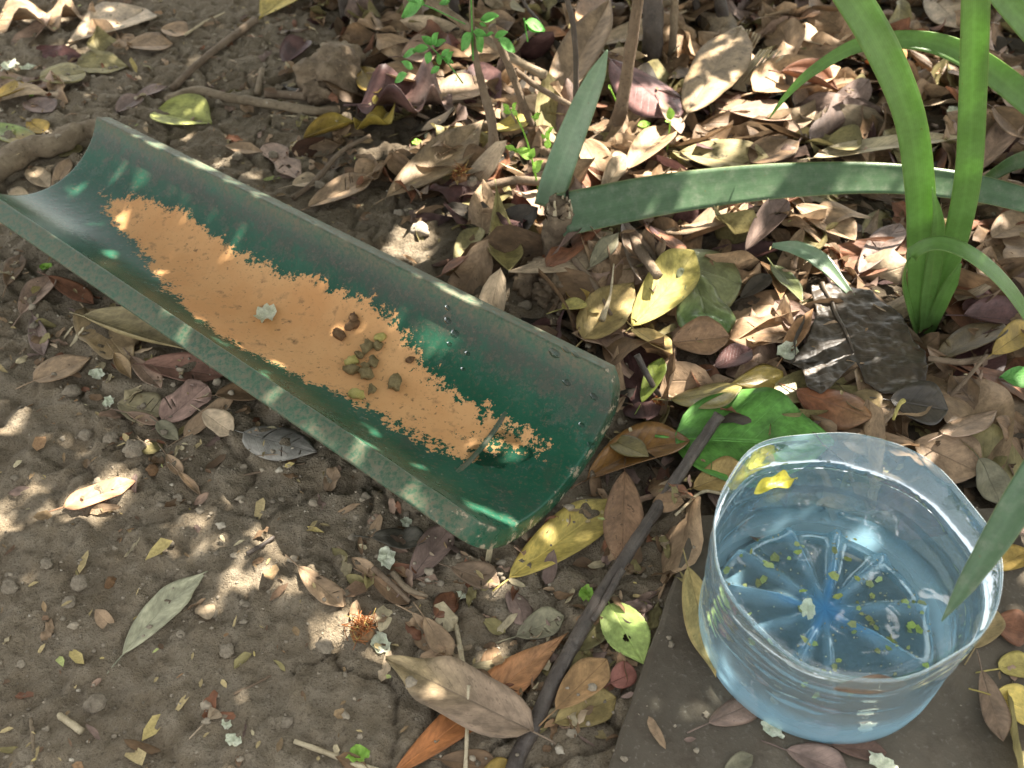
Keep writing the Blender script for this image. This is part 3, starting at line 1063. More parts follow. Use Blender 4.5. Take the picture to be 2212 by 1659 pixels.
def leaf_arrays(L, W, shape='ell', col=(.3, .2, .1), r=rng, curl=0.3, bend=0.0, wave=0.0, twist=0.0, bow=0.0, tear=0.0, cracks=0, crump=0.0,
                nu=22, nv=8, serr=0.0, fold=0.0, asym=0.0, tip=None, wet=0.0, trans=0.5, spots=0.4, hole=None, veinc=None):
    """leaf in its own frame: x along the midrib from base to tip, y across, z up"""
    seed = float(r.uniform(0, 100))
    u = np.linspace(0, 1, nu)
    gaps = []
    for _ in range(cracks):
        uc = r.uniform(0.2, 0.8)
        gaps.append((uc, r.choice([-1, 1]), r.uniform(0.1, 0.4), r.uniform(0.6, 1.01)))
        u = np.append(u, [uc - 0.009, uc + 0.009])
    u = np.sort(u)
    n = len(u)
    v = np.linspace(-1, 1, nv + 1)
    Uo, Vo = np.meshgrid(u, v, indexing='ij')
    U, Vv = Uo, Vo
    hw = outline(shape, U) * W / 2
    if tear:
        for sgn in (-1, 1):
            nn = fbm(U * L * 130 + seed, np.full(U.shape, seed + sgn * 7), 3, 3)
            big = np.clip((fbm(U * L * 45 + seed * 3, np.full(U.shape, sgn * 5.0), 9, 2) - 0.55) * 4, 0, 1)
            f = 1 - tear * (0.35 * nn + 0.75 * big)
            hw = np.where(np.sign(Vv) == sgn, hw * f, hw)
    if asym:
        hw = np.where(Vv > 0, hw * (1 - asym), hw)
    if serr:
        hw = hw * (1 + serr * np.abs(((U * 26) % 1) - 0.5))
    us = U + 0.14 * np.abs(Vv) * np.sin(np.pi * U) * (hw / (W / 2 + 1e-9))
    x = us * L
    R = hw / max(curl, 1e-3) if curl >= 0 else hw / min(curl, -1e-3)
    ca = Vv * curl
    y = (hw * np.sin(ca) / curl) if abs(curl) > 1e-3 else hw * Vv
    z = (hw * (1 - np.cos(ca)) / curl) if abs(curl) > 1e-3 else 0 * Vv
    z = z + wave * W * np.abs(Vv) * np.sin(U * r.uniform(9, 16) + seed + np.where(Vv > 0, 1.7, 0)) * 0.5
    z = z + crump * W * (fbm(x * 90 + seed, y * 90, 5, 3) - 0.5)
    z = z + fold * np.abs(y)
    # keel of the midrib
    z = z - 0.03 * W * np.exp(-(Vv / 0.12) ** 2)
    if twist:
        t = twist * (U - 0.5)
        y, z = y * np.cos(t) - z * np.sin(t), y * np.sin(t) + z * np.cos(t)
    if abs(bend) > 1e-3:
        ang = bend * (us - 0.5)
        Rb = L / bend
        x, z = L / 2 + (Rb - z) * np.sin(ang), Rb - (Rb - z) * np.cos(ang)
    y = y + bow * L * np.sin(np.pi * us)
    P = np.stack([x, y, z], -1).reshape(-1, 3)
    Fc = []
    for i in range(n - 1):
        um = (u[i] + u[i + 1]) / 2
        for k in range(nv):
            vm = (v[k] + v[k + 1]) / 2
            if any(u[i + 1] - u[i] < 0.025 and abs(um - g[0]) < 0.006 and np.sign(vm) == g[1] and g[2] < abs(vm) < g[3] for g in gaps):
                continue
            if hole and (um - hole[0]) ** 2 * L * L + (vm - hole[1]) ** 2 * W * W / 4 < hole[2] ** 2:
                continue
            a = i * (nv + 1) + k
            Fc.append((a, a + nv + 1, a + nv + 2, a + 1))
    m = len(P)
    col = np.array(col, float)
    cc = np.tile(col, (m, 1))
    if tip is not None:
        f = np.clip((U.reshape(-1, 1) - 0.35) / 0.5 + 0.5 * (fbm(x.ravel() * 60, y.ravel() * 60, 4, 2)[:, None] - 0.5), 0, 1)
        cc = cc * (1 - f) + np.array(tip) * f
    vc = veinc if veinc is not None else float(r.choice([0.55, 0.6, 1.35]))
    A = {'lcol': cc, 'luv': np.stack([U.ravel(), Vv.ravel(), np.full(m, vc)], 1),
         'lpos': np.stack([U.ravel() * L, Vv.ravel() * W / 2, np.full(m, seed)], 1), 'lprop': np.tile([wet, trans, spots], (m, 1))}
    return P, Fc, A, (n, nv)


def seat(P, conform=1.0, q=80, lift=0.0, zoff=None):
    """let a leaf (world x, y; own z) come to rest on the pile"""
    h = hget(P[:, 0], P[:, 1])
    c = P[:, :2].mean(0)
    Ad = np.c_[P[:, :2] - c, np.ones(len(P))]
    s, *_ = np.linalg.lstsq(Ad, h, rcond=None)
    s[:2] = np.clip(s[:2], -0.45, 0.45) * conform
    zp = Ad @ s + P[:, 2]
    off = np.percentile(h - zp, q) + lift if zoff is None else zoff - (zp.min())
    return np.c_[P[:, :2], zp + off + 0.0006]


def frame_from_px(b, t, w):
    """leaf axis and width on the ground from base, tip and drawn width in the survey picture"""
    mx, my = (b[0] + t[0]) / 2, (b[1] + t[1]) / 2
    z = 0.0
    for _ in range(3):
        g = un(mx, my, z); z = float(hget(g[0], g[1])) + 0.003
    B_, T_ = un(*b, z)[:2], un(*t, z)[:2]
    L = np.linalg.norm(T_ - B_)
    d = (T_ - B_) / L
    n = np.array([-d[1], d[0]])
    mid = (B_ + T_) / 2
    q = proj(np.array([[*mid, z], [*(mid + 0.01 * n), z], [*(mid + 0.01 * d), z]]))
    e = (q[2] - q[0]) / np.linalg.norm(q[2] - q[0])
    pn = (q[1] - q[0])
    pp = abs(pn[0] * e[1] - pn[1] * e[0]) / 0.01
    return B_, d, n, L, w / pp


def rot_roll(P, roll, pitch, L):
    y, z = P[:, 1].copy(), P[:, 2].copy()
    P[:, 1] = y * math.cos(roll) - z * math.sin(roll); P[:, 2] = y * math.sin(roll) + z * math.cos(roll)
    x, z = P[:, 0] - L / 2, P[:, 2].copy()
    P[:, 0] = L / 2 + x * math.cos(pitch) - z * math.sin(pitch); P[:, 2] = x * math.sin(pitch) + z * math.cos(pitch)
    return P


def to_world(P, B_, d, n):
    return np.c_[B_[0] + P[:, 0] * d[0] + P[:, 1] * n[0], B_[1] + P[:, 0] * d[1] + P[:, 1] * n[1], P[:, 2]]


def midrib_strip(Pw, dims, width=0.0011):
    """raised midrib and short stalk following the leaf's middle line"""
    n, nv = dims
    c = Pw.reshape(n, nv + 1, 3)[:, nv // 2]
    up = np.array([0, 0, 0.0006])
    T = np.gradient(c, axis=0); T /= np.linalg.norm(T, axis=1)[:, None] + 1e-12
    st = c[0] - T[0] * 0.008 * np.array([1, 1, 0]) + np.array([0, 0, 0.0004])
    st2 = c[0] - T[0] * 0.014 * np.array([1, 1, 0])
    Q = np.vstack([st2, st, c + up * 0.4])
    R = np.r_[width * 0.8, width * 0.8, np.linspace(width * 0.75, width * 0.25, n)]
    return tube(Q[::1], R, 5, n=2 + n)


LEAF_N = [0]


def lay_leaf(name, b, t, w, shape, col, label, group=None, roll=0.0, pitch=0.0, rib=True, q=88, conform=1.0, lift=0.0, cat='leaf', **k):
    B_, d, n, L, W = frame_from_px(b, t, w)
    c = np.array(PAL[col] if isinstance(col, str) else col) * rng.uniform(1.05, 1.2)
    cu = abs(k.get('curl', .3))
    W *= cu / math.sin(min(cu, 1.5)) if cu > .05 else 1
    W *= 1.06
    P, Fc, A, dims = leaf_arrays(L, W, shape, c, **k)
    P = rot_roll(P, roll, pitch, L)
    P = to_world(P, B_, d, n)
    P = seat(P, conform, q, lift)
    hput(P)
    o = centred(name, P, Fc, M_LEAF, A)
    sm = o.modifiers.new('leaf thickness', 'SOLIDIFY'); sm.thickness = 0.0004; sm.offset = 1
    tag(o, label, cat, group)
    if rib:
        V, F2, uv = midrib_strip(P, dims, max(0.0006, 0.018 * W))
        cc = np.tile(c * (0.7 if k.get('veinc', 0.6) < 1 else 1.2), (len(V), 1))
        m_ = centred('midrib', V, F2, M_LEAF, {'lcol': cc, 'luv': np.c_[uv[:, :2], np.full(len(V), .8)], 'lpos': V, 'lprop': np.tile([k.get('wet', 0), 0, 0], (len(V), 1))}, parent=o)
    LEAF_N[0] += 1
    return o


# --- the under-layer of broken litter nobody could count
bag = Bag()
cnt = 0
names = ['tan', 'brown', 'brown', 'olive', 'purple', 'redbrown', 'brown', 'dark', 'maroon', 'pale', 'tan', 'olive', 'tan', 'brown', 'tan', 'tan']
cand = np.c_[rng.uniform(-0.82, 0.82, 7200), rng.uniform(0.12, 1.50, 7200)]
cand = cand[rng.random(len(cand)) < 0.9 * litter_mask(cand[:, 0], cand[:, 1])]
cand = cand[~in_poly(cand[:, 0], cand[:, 1], TILE_CORE) & ~in_bowl(cand[:, 0], cand[:, 1], 0.09)]
cand = cand[~in_poly(cand[:, 0], cand[:, 1], SLAB) | (rng.random(len(cand)) < 0.1)]
for kk, (x, y) in enumerate(cand):
    big = kk > len(cand) * 0.55
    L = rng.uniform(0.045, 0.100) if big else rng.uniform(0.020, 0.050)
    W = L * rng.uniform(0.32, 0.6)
    P, Fc, A, _ = leaf_arrays(L, W, ['ell', 'ovate', 'obo', 'rnd'][rng.integers(4)], np.array(PAL[names[rng.integers(len(names))]]) * (rng.uniform(0.7, 1.3) if big else rng.uniform(.3, .85)),  # small bottom leaves coloured darker to stand in for shade in the gaps
                              curl=rng.normal(.2, .5), bend=rng.normal(0, .6), tear=rng.uniform(0.0, 0.45), nu=12 if big else 6, nv=6 if big else 4, wave=rng.uniform(0, .4), trans=0.45, spots=0.6, crump=rng.uniform(0, .2), bow=rng.normal(0, .06), asym=max(0, rng.normal(0, .25)), fold=0 if rng.random() < .65 else rng.uniform(-.8, .8))
    P = rot_roll(P, rng.normal(0, 0.45), rng.normal(0, 0.35), L)
    a = rng.uniform(0, 6.28)
    P = to_world(P, np.array([x, y]), np.array([math.cos(a), math.sin(a)]), np.array([-math.sin(a), math.cos(a)]))
    P = seat(P, 0.8, 60)
    P[:, 2] = np.minimum(P[:, 2], 0.05)
    hput(P)
    bag.add(P, Fc, A); cnt += 1
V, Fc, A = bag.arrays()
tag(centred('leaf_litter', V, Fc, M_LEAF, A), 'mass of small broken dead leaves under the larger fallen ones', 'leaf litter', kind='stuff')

# --- single leaves that fill the litter between the ones that stand out
ZONES = [('back', [(640, -60), (1130, -60), (1130, 420), (900, 420), (700, 300), (820, 130)], 22),
         ('mid', [(1130, -60), (1640, -60), (1640, 400), (1130, 420)], 36),
         ('right', [(1640, -60), (2260, -60), (2260, 400), (1640, 400)], 28),
         ('under', [(1180, 480), (2230, 440), (2230, 760), (1950, 800), (1650, 760), (1450, 800), (1230, 680)], 34),
         ('bowl', [(1420, 790), (2230, 780), (2230, 1080), (2060, 1000), (1800, 930), (1480, 1000)], 18),
         ('margin', [(2150, 1080), (2230, 1060), (2230, 1640), (2180, 1640)], 1),
         ('corner', [(-30, -40), (330, -40), (340, 60), (120, 210), (-30, 240)], 10)]
WORDS = {'tan': 'tan', 'brown': 'dull brown', 'olive': 'olive', 'purple': 'purplish', 'redbrown': 'red-brown', 'pink': 'pinkish', 'maroon': 'dark maroon', 'pale': 'pale buff', 'ochre': 'ochre'}
MARKS = {'knotty stump': (715, 150), 'purple boat-shaped leaf': (875, 230), 'green seedling sprig': (1030, 80), 'long plain brown leaf': (940, 370), 'large pale clod': (905, 495),
         'broken stump': (1200, 500), 'folded strap leaf tip': (1240, 280), 'tall leaning tan leaf': (1257, 130), 'bent sapling stem': (1350, 200), 'wine-coloured leaf': (1395, 200),
         'very large mottled leaf': (1535, 200), 'wide orange-tan leaf': (1715, 200), 'black-specked olive leaf': (1578, 345), 'long straw-coloured strip': (1910, 340), 'leaning upright strap leaf': (1960, 220),
         'straight upright strap leaf': (2095, 250), 'arching strap leaf': (1990, 88), 'stoutest dark stem': (1410, 60), 'middle of the long fallen strap leaf': (1640, 395), 'red-brown hanging leaf': (1430, 520),
         'sodden black leaf': (1870, 740), 'big grey-green leaf': (1520, 620), 'bright olive-yellow leaf': (1425, 660), 'glowing tan-yellow leaf': (1310, 690), 'base of the upright plant': (1990, 700),
         'purple-pink cracked leaf': (1900, 530), 'fresh green leaf': (1630, 930), 'far rim of the water bowl': (1840, 960), 'wet ochre leaf': (1635, 820), 'red-brown leaf with an orange streak': (1795, 890),
         'round-leaved seedling': (2180, 840), 'big broad buff leaf': (230, 60), 'long wavy tan leaf': (100, 50), 'upper yellow leaf by the bowl': (2195, 1435), 'torn pinkish leaf': (615, 365),
         'frayed straw bundle': (1610, 90), 'feathery lime shoot': (1150, 330)}
used_labels = set()


def place_label(look, x, y):
    """say which leaf it is by its look and the nearest thing one can find"""
    order = sorted(MARKS, key=lambda m_: math.hypot(x - MARKS[m_][0], 1.3 * (y - MARKS[m_][1])))
    for m_ in order[:7]:
        dx, dy = x - MARKS[m_][0], y - MARKS[m_][1]
        far = math.hypot(dx, dy)
        side = ('right of' if dx > 0 else 'left of') if abs(dx) > abs(dy) else ('below' if dy > 0 else 'above')
        lab = look + ' ' + ('just ' if far < 70 else '') + side + ' the ' + m_
        if lab not in used_labels:
            used_labels.add(lab)
            return lab
    return look + ' near the ' + order[0]


cn = ['tan', 'brown', 'olive', 'purple', 'redbrown', 'pink', 'maroon', 'pale', 'tan', 'brown', 'tan', 'olive', 'tan', 'brown', 'tan']
for zn, poly, num in ZONES:
    px_ = np.array(poly)
    for k in range(num):
        while True:
            x, y = rng.uniform(px_[:, 0].min(), px_[:, 0].max()), rng.uniform(px_[:, 1].min(), px_[:, 1].max())
            if not in_poly(np.array(x), np.array(y), poly): continue
            g = un(x, y, 0.02)
            if in_poly(np.array(g[0]), np.array(g[1]), TILE_PLAN) or in_bowl(g[0], g[1], 0.1): continue
            break
        c = cn[rng.integers(len(cn))]
        L = rng.uniform(0.060, 0.120); W = L * rng.uniform(0.32, 0.56)
        a = rng.uniform(0, 6.28)
        d = np.array([math.cos(a), math.sin(a)]); n = np.array([-d[1], d[0]])
        curl, bend, tear = rng.normal(.35, .6), rng.normal(0, 0.6), max(0, rng.normal(0.12, 0.25))
        P, Fc, A, dims = leaf_arrays(L, W, ['ell', 'ovate', 'obo', 'lan'][rng.integers(4)], np.array(PAL[c]) * rng.uniform(0.9, 1.3), curl=curl,
                                     bend=bend, tear=tear, nu=18, nv=8, wave=rng.uniform(0, .45), twist=rng.normal(0, 0.6), bow=rng.normal(0, .06), asym=max(0, rng.normal(0, .25)), fold=rng.normal(0, .15) if rng.random() < .7 else rng.choice([-.7, .7]),
                                     crump=rng.uniform(0, 0.15), trans=0.6, spots=rng.uniform(0.1, 0.8), cracks=int(rng.integers(0, 4)), wet=0.55 if zn == 'bowl' else 0.12)
        P = rot_roll(P, rng.normal(0, 0.6), rng.normal(0, 0.38), L)
        P[:, 2] *= min(1, (.016 if zn in ('under', 'bowl') else .026) / max(1e-6, np.ptp(P[:, 2])))
        P = to_world(P, g[:2] - d * L / 2, d, n)
        P = seat(P, 0.7, 66)
        hput(P)
        o = centred('fallen_leaf', P, Fc, M_LEAF, A)
        size = 'large' if L > .092 else 'small' if L < .068 else 'middle-sized'
        state = 'curled' if curl > .9 else 'torn' if tear > .35 else 'arched' if abs(bend) > .9 else 'flat'
        tag(o, place_label(f'{size} {state} {WORDS[c]} leaf', x, y), 'leaf', 'dead leaves filling the litter')
        LEAF_N[0] += 1

# --- scraps of broken leaf strewn where the litter thins out
SCRAP_PX = [([(760, 1150), (1050, 1190), (1290, 1040), (1480, 1040), (1500, 1120), (1330, 1600), (1180, 1640), (1000, 1480), (850, 1420), (720, 1300)], 210),
            ([(-40, 480), (480, 820), (980, 1150), (880, 1200), (560, 1010), (300, 960), (60, 860), (-40, 720)], 85), ([(330, 60), (700, -20), (760, 330), (1000, 560), (700, 420), (400, 260)], 130),
            ([(-40, 720), (700, 1150), (760, 1650), (-40, 1650)], 34), ([(1500, 1110), (2230, 1450), (2230, 1680), (1350, 1680)], 24), ([(-40, 180), (330, 90), (330, 210), (200, 280), (-40, 300)], 40)]
bag = Bag()
sn = ['tan', 'brown', 'olive', 'purple', 'redbrown', 'pink', 'pale', 'tan', 'brown', 'straw', 'brown']
for poly, num in SCRAP_PX:
    px_ = np.array(poly); k = 0
    while k < num:
        x, y = rng.uniform(px_[:, 0].min(), px_[:, 0].max()), rng.uniform(px_[:, 1].min(), px_[:, 1].max())
        if not in_poly(np.array(x), np.array(y), poly): continue
        g = un(x, y, 0.0); k += 1
        if in_poly(np.array(g[0]), np.array(g[1]), TILE_CORE) or in_bowl(g[0], g[1], 0.09): continue
        L = rng.uniform(.006, .022); W = L * rng.uniform(.3, .7)
        P, Fc, A, _ = leaf_arrays(L, W, ['ell', 'ovate', 'rnd', 'strip'][rng.integers(4)], np.array(PAL[sn[rng.integers(len(sn))]]) * rng.uniform(.8, 1.25), curl=rng.uniform(-.8, 1.4), bend=rng.uniform(-1, 1),
                                  tear=rng.uniform(.3, .9), nu=9, nv=4, wave=rng.uniform(0, .4), crump=rng.uniform(0, .3))
        P = rot_roll(P, rng.normal(0, .35), rng.normal(0, .25), L)
        a = rng.uniform(0, 6.28)
        P = seat(to_world(P, g[:2], np.array([math.cos(a), math.sin(a)]), np.array([-math.sin(a), math.cos(a)])), 1.0, 75)
        bag.add(P, Fc, A)
V, Fc, A = bag.arrays()
tag(centred('leaf_scraps', V, Fc, M_LEAF, A), 'torn scraps of dead leaf strewn on the soil round the trough', 'leaf scraps', kind='stuff')

# --- leaves that can be told apart: base, tip, drawn width, outline, colour, description
LV = [
 # far left corner
 ((-20, 60), (212, 42), 46, 'lan', 'tan', 'long wavy tan leaf reaching in from the far left edge', dict(wave=.5, curl=.4)),
 ((150, 100), (314, 15), 84, 'obo', 'pale', 'big broad buff leaf with a torn tip in the far left corner', dict(tear=.25, curl=.3, q=90)),
 ((165, 150), (275, 138), 48, 'ovate', 'olive', 'folded olive-buff leaf just below the big broad buff leaf', dict(curl=.4, tear=.2)),
 ((276, 112), (374, 96), 34, 'ell', 'tan', 'small tan leaf to the right of the big broad buff leaf', dict()),
 ((88, 178), (185, 156), 46, 'rnd', 'olive', 'squarish olive leaf lowest of the far left corner pile', dict(curl=.15)),
 ((348, 62), (405, 66), 30, 'ell', 'tan', 'small tan leaf on bare soil near the thin dark twig', dict()),
 ((560, 40), (632, -12), 58, 'obo', 'yellow', 'yellow broad leaf at the top edge left of the stems', dict(curl=.5)),
 ((340, 248), (458, 268), 76, 'ovate', (.36, .37, .11), 'yellow-green folded leaf by the far rim of the trough', dict(curl=.55, trans=.6)),
 ((250, 236), (304, 204), 30, 'ell', 'purple', 'small purplish leaf behind the far corner of the trough', dict()),
 ((292, 205), (362, 190), 26, 'lan', 'purple', 'narrow purplish leaf beside the pale root', dict()),
 ((56, 214), (116, 250), 46, 'rnd', 'purple', 'round purple-brown leaf left of the trough far end', dict(curl=.5)),
 ((60, 262), (100, 285), 34, 'ell', 'ochre', 'little ochre leaf under the round purple-brown one', dict()),
 ((-24, 222), (68, 210), 34, 'ell', 'ochre', 'ochre leaf cut by the left edge above the thick root', dict(curl=.6)),
 ((-40, 260), (84, 308), 46, 'lan', 'redgreen', 'green leaf with a red margin at the left edge above the thick root', dict(tip=(.30, .10, .04), wet=.4, spots=.1)),
 ((66, 366), (106, 404), 42, 'ovate', 'pale', 'buff leaf standing between the thick root and the trough end', dict()),
 ((110, 398), (152, 346), 26, 'ell', 'tan', 'slim tan leaf close against the far end of the trough', dict()),
 ((14, 428), (68, 420), 30, 'ovate', 'pale', 'small pale leaf behind the left rim of the trough', dict()),
 ((120, 322), (172, 300), 26, 'ell', 'olive', 'olive leaf tucked over the thick root beside the trough', dict()),
 # behind the trough
 ((572, 318), (656, 412), 58, 'ovate', 'pink', 'torn pinkish leaf with an insect hole behind the trough rim', dict(tear=.5, hole=(.62, .2, .003), cracks=2)),
 ((488, 322), (568, 330), 24, 'lan', 'tan', 'slender tan leaf lying left of the torn pinkish one', dict(tear=.3)),
 ((630, 395), (690, 380), 26, 'ell', 'pale', 'small pale leaf at the foot of the slanting twig', dict()),
 ((655, 302), (772, 268), 34, 'lan', (.30, .20, .04), 'ochre half-rolled leaf with a yellow curled end', dict(curl=1.3, tip=(.42, .31, .06), wet=.3)),
 ((768, 285), (852, 252), 42, 'rnd', (.40, .30, .06), 'wavy yellow leaf under the large purple boat-shaped leaf', dict(curl=.9, wave=.5, wet=.3)),
 ((664, 442), (806, 392), 48, 'ell', 'tan', 'tan leaf with dark cracks lying over the far rim edge', dict(cracks=3)),
 ((612, 128), (662, 88), 38, 'rnd', 'maroon', 'dark red rounded leaf leaning on the knotty stump at the back', dict(curl=1.0, wet=.4)),
 ((772, 232), (978, 230), 72, 'ell', 'maroon', 'large purple-maroon boat-shaped leaf behind the trough', dict(curl=1.15, wave=.35, wet=.35, tip=(.22, .15, .12), lift=.006)),
 ((780, 142), (818, 214), 54, 'ell', 'ochre', 'olive-yellow oval leaf left of the seedling stems', dict(curl=.4)),
 ((822, 196), (930, 204), 56, 'ovate', 'tan', 'broad tan leaf just above the purple boat-shaped leaf', dict(curl=.7)),
 ((868, 142), (946, 138), 46, 'ell', 'pink', 'pinkish leaf below the fine seedling leaflets', dict(curl=.5)),
 ((950, 208), (1062, 172), 50, 'ovate', 'tan', 'tan leaf behind the left seedling stem', dict(curl=.5, cracks=2)),
 ((837, 444), (1046, 298), 66, 'lan', (.25, .175, .10), 'long plain brown leaf slanting across behind the trough middle', dict(curl=.35, roll=.15, bow=-.04)),
 ((1072, 440), (1100, 604), 70, 'obo', (.30, .25, .10), 'olive-yellow leaf curled over like a hook near the broken stump', dict(curl=1.1, bend=1.0, trans=.6)),
 ((984, 566), (1036, 488), 48, 'ell', 'olive', 'grey-olive leaf beside the hook-shaped curled leaf', dict(curl=.8)),
 ((955, 600), (1015, 570), 32, 'lan', 'redbrown', 'red-brown leaf scrap on the soil below the pale clod', dict(tear=.3)),
 # sunlit litter in the middle
 ((1198, 210), (1316, 55), 80, 'ovate', 'tan', 'tall tan leaf leaning up behind the folded strap tip', dict(curl=.55, lift=.012, pitch=.25)),
 ((1320, 140), (1468, 256), 84, 'ell', (.20, .105, .095), 'broad wine-coloured leaf right of the leaning sapling', dict(curl=-.45, wet=.35, lift=.006)),
 ((1246, 80), (1316, -6), 52, 'lan', (.36, .20, .09), 'orange-brown leaf standing on edge at the top', dict(curl=.8, lift=.01)),
 ((1138, 92), (1230, 98), 30, 'lan', 'orange', 'slim orange-tan leaf left of the thin sapling', dict(curl=.5)),
 ((1070, 284), (1142, 270), 32, 'rnd', 'yellow', 'bright yellow leaf scrap lit behind the young shoot', dict(tear=.3)),
 ((1256, 328), (1322, 414), 56, 'ovate', 'tan', 'sunlit tan leaf touching the fold of the strap leaf', dict(curl=.9)),
 ((1354, 392), (1444, 304), 62, 'ell', (.33, .215, .12), 'tan-orange leaf tilted up above the long strap leaf', dict(curl=.6, lift=.006)),
 ((1300, 405), (1350, 345), 34, 'ell', 'pale', 'pale narrow leaf between two tan ones at the strap leaf', dict(curl=.7)),
 ((1425, 225), (1470, 290), 36, 'ell', 'pink', 'pink leaf bright with sun beside the big mottled leaf', dict(curl=.6)),
 ((1000, 360), (1050, 335), 30, 'lan', 'brown', 'curled brown leaf at the base of the left sapling', dict(curl=1.2)),
 ((1478, 290), (1592, 108), 108, 'ell', (.27, .19, .105), 'very large mottled brown leaf below the frayed straw', dict(curl=-.35, lift=.012, spots=.8, tear=.12)),
 ((1622, 222), (1808, 176), 76, 'ovate', (.40, .25, .13), 'wide orange-tan leaf bright in the sun at the back', dict(curl=.6, lift=.008)),
 ((1676, 214), (1800, 240), 42, 'lan', 'redbrown', 'dark red curled leaf below the wide orange-tan leaf', dict(curl=1.3)),
 ((1572, 246), (1706, 280), 58, 'ell', 'pink', 'pinkish-brown leaf right of the very large mottled leaf', dict(curl=.5, tear=.3)),
 ((1470, 322), (1686, 366), 66, 'lan', (.29, .235, .11), 'long olive leaf with black specks above the strap leaf', dict(curl=.4, spots=1.0)),
 ((1622, 346), (1724, 316), 58, 'ovate', 'brown', 'brown leaf on the end of the black-specked olive leaf', dict(curl=.5)),
 ((1754, 350), (2068, 330), 28, 'strip', 'straw', 'long straw-coloured dead strap leaf lying behind the upright leaves', dict(curl=.5, bow=.03)),
 ((1788, 300), (1862, 312), 54, 'rnd', 'olive', 'rounded olive leaf above the straw-coloured strip', dict(curl=.6)),
 ((1654, 24), (1764, -8), 36, 'lan', 'pale', 'pale curled leaf at the top edge above the wide orange leaf', dict(curl=.8)),
 ((1738, 62), (1800, 50), 42, 'ell', 'brown', 'brown curved leaf left of the leaning green strap leaf', dict(curl=1.1)),
 ((1872, 118), (1950, 150), 40, 'ell', 'orange', 'orange rolled leaf under the arching strap leaf', dict(curl=1.2)),
 ((2000, 0), (2074, 88), 62, 'ell', 'pale', 'bright pale leaf top right between the two upright strap leaves', dict(curl=.4)),
 ((2108, 372), (2184, 288), 54, 'ell', 'pink', 'pinkish leaf right of the straight upright strap leaf', dict(curl=.6)),
 ((2140, 250), (2224, 300), 46, 'ell', 'brown', 'brown leaf under the drooping end of the arching leaf', dict(curl=.5)),
 # below the long strap leaf
 ((1400, 480), (1464, 566), 64, 'ell', 'redbrown', 'red-brown oval leaf hanging below the long strap leaf', dict(curl=.5)),
 ((1345, 490), (1412, 640), 56, 'ell', (.15, .105, .07), 'long dark mottled leaf running down from the strap leaf', dict(curl=.8, wet=.45, cracks=2)),
 ((1722, 432), (1850, 512), 56, 'ell', 'tan', 'tan leaf below the middle of the long strap leaf', dict(curl=.6)),
 ((1858, 584), (1948, 472), 62, 'ell', 'purple', 'purple-pink cracked leaf left of the green plant', dict(curl=.4, cracks=3)),
 ((1658, 488), (1724, 444), 42, 'ovate', 'redbrown', 'upturned red-brown leaf with a pale rim under the strap leaf', dict(curl=1.1)),
 ((1608, 548), (1688, 492), 44, 'ell', 'purple', 'boat-shaped purplish leaf above the slanting green strip', dict(curl=1.2)),
 ((2138, 524), (2224, 486), 62, 'ell', 'tan', 'broad tan leaf at the right edge behind the looped leaf', dict(curl=.4)),
 ((1275, 572), (1335, 520), 34, 'lan', 'greyolive', 'grey-green narrow leaf right of the broken stump', dict(curl=.4)),
 ((1222, 590), (1300, 660), 36, 'lan', 'ochre', 'yellow-edged curled leaf below the broken stump', dict(curl=1.3)),
 ((1450, 592), (1602, 610), 100, 'rnd', (.205, .215, .10), 'upper half of a big grey-green leaf with a sodden patch', dict(curl=-.4, wet=.6, spots=.3, serr=.02, tip=(.16, .17, .07))),
 ((1500, 600), (1545, 712), 112, 'ell', 'olivegreen', 'wet crumpled olive-green leaf with a bright green corner', dict(curl=-.5, wet=.9, crump=.25, tip=(.16, .30, .09))),
 ((1636, 570), (1682, 664), 32, 'lan', (.33, .19, .09), 'curved orange-brown strip of leaf beside the sodden leaf', dict(curl=1.0, bow=.12)),
 ((1672, 565), (1735, 650), 44, 'ovate', 'olivegreen', 'dull green torn leaf left of the black sodden leaf', dict(curl=.6, wet=.7, tear=.4)),
 ((1600, 640), (1662, 605), 40, 'ell', 'dark', 'dark brown ragged leaf behind the curved orange strip', dict(tear=.6)),
 ((1258, 748), (1366, 636), 88, 'ovate', (.42, .315, .13), 'translucent tan-yellow leaf glowing behind the trough end', dict(curl=.35, trans=.9, tear=.15)),
 ((1212, 716), (1262, 700), 34, 'rnd', (.44, .38, .12), 'small yellow round leaf touching the trough rim', dict(trans=.8)),
 ((1362, 722), (1490, 600), 80, 'ell', (.40, .34, .10), 'bright olive-yellow leaf with one dark midrib, sun on its end', dict(curl=.6, trans=.8, veinc=.5, bow=-.03)),
 ((1368, 738), (1444, 818), 58, 'ovate', (.36, .26, .10), 'tan-yellow split leaf below the bright olive-yellow leaf', dict(curl=.7, tear=.3, trans=.7)),
 ((1448, 752), (1572, 742), 58, 'ell', (.27, .16, .085), 'orange-pink blotched leaf right of the trough corner', dict(curl=.4, tear=.3, wet=.3, spots=.9)),
 ((1700, 745), (1758, 662), 42, 'ovate', (.33, .18, .085), 'orange-brown torn leaf against the black sodden leaf', dict(tear=.3)),
 ((1545, 790), (1620, 770), 52, 'ell', 'maroon', 'dark reddish leaf between ochre leaves near the bowl', dict(wet=.6)),
 ((1578, 832), (1690, 806), 58, 'obo', (.34, .245, .055), 'wet ochre leaf above the fresh green leaf', dict(curl=-.5, wet=.8)),
 ((1385, 880), (1425, 815), 40, 'ell', (.16, .20, .03), 'small moss-green leaf beside the trough corner', dict(wet=.5)),
 ((2028, 768), (2164, 700), 74, 'ell', (.15, .105, .055), 'dark brown wet leaf right of the green plant base', dict(curl=.5, wet=.6, cracks=1)),
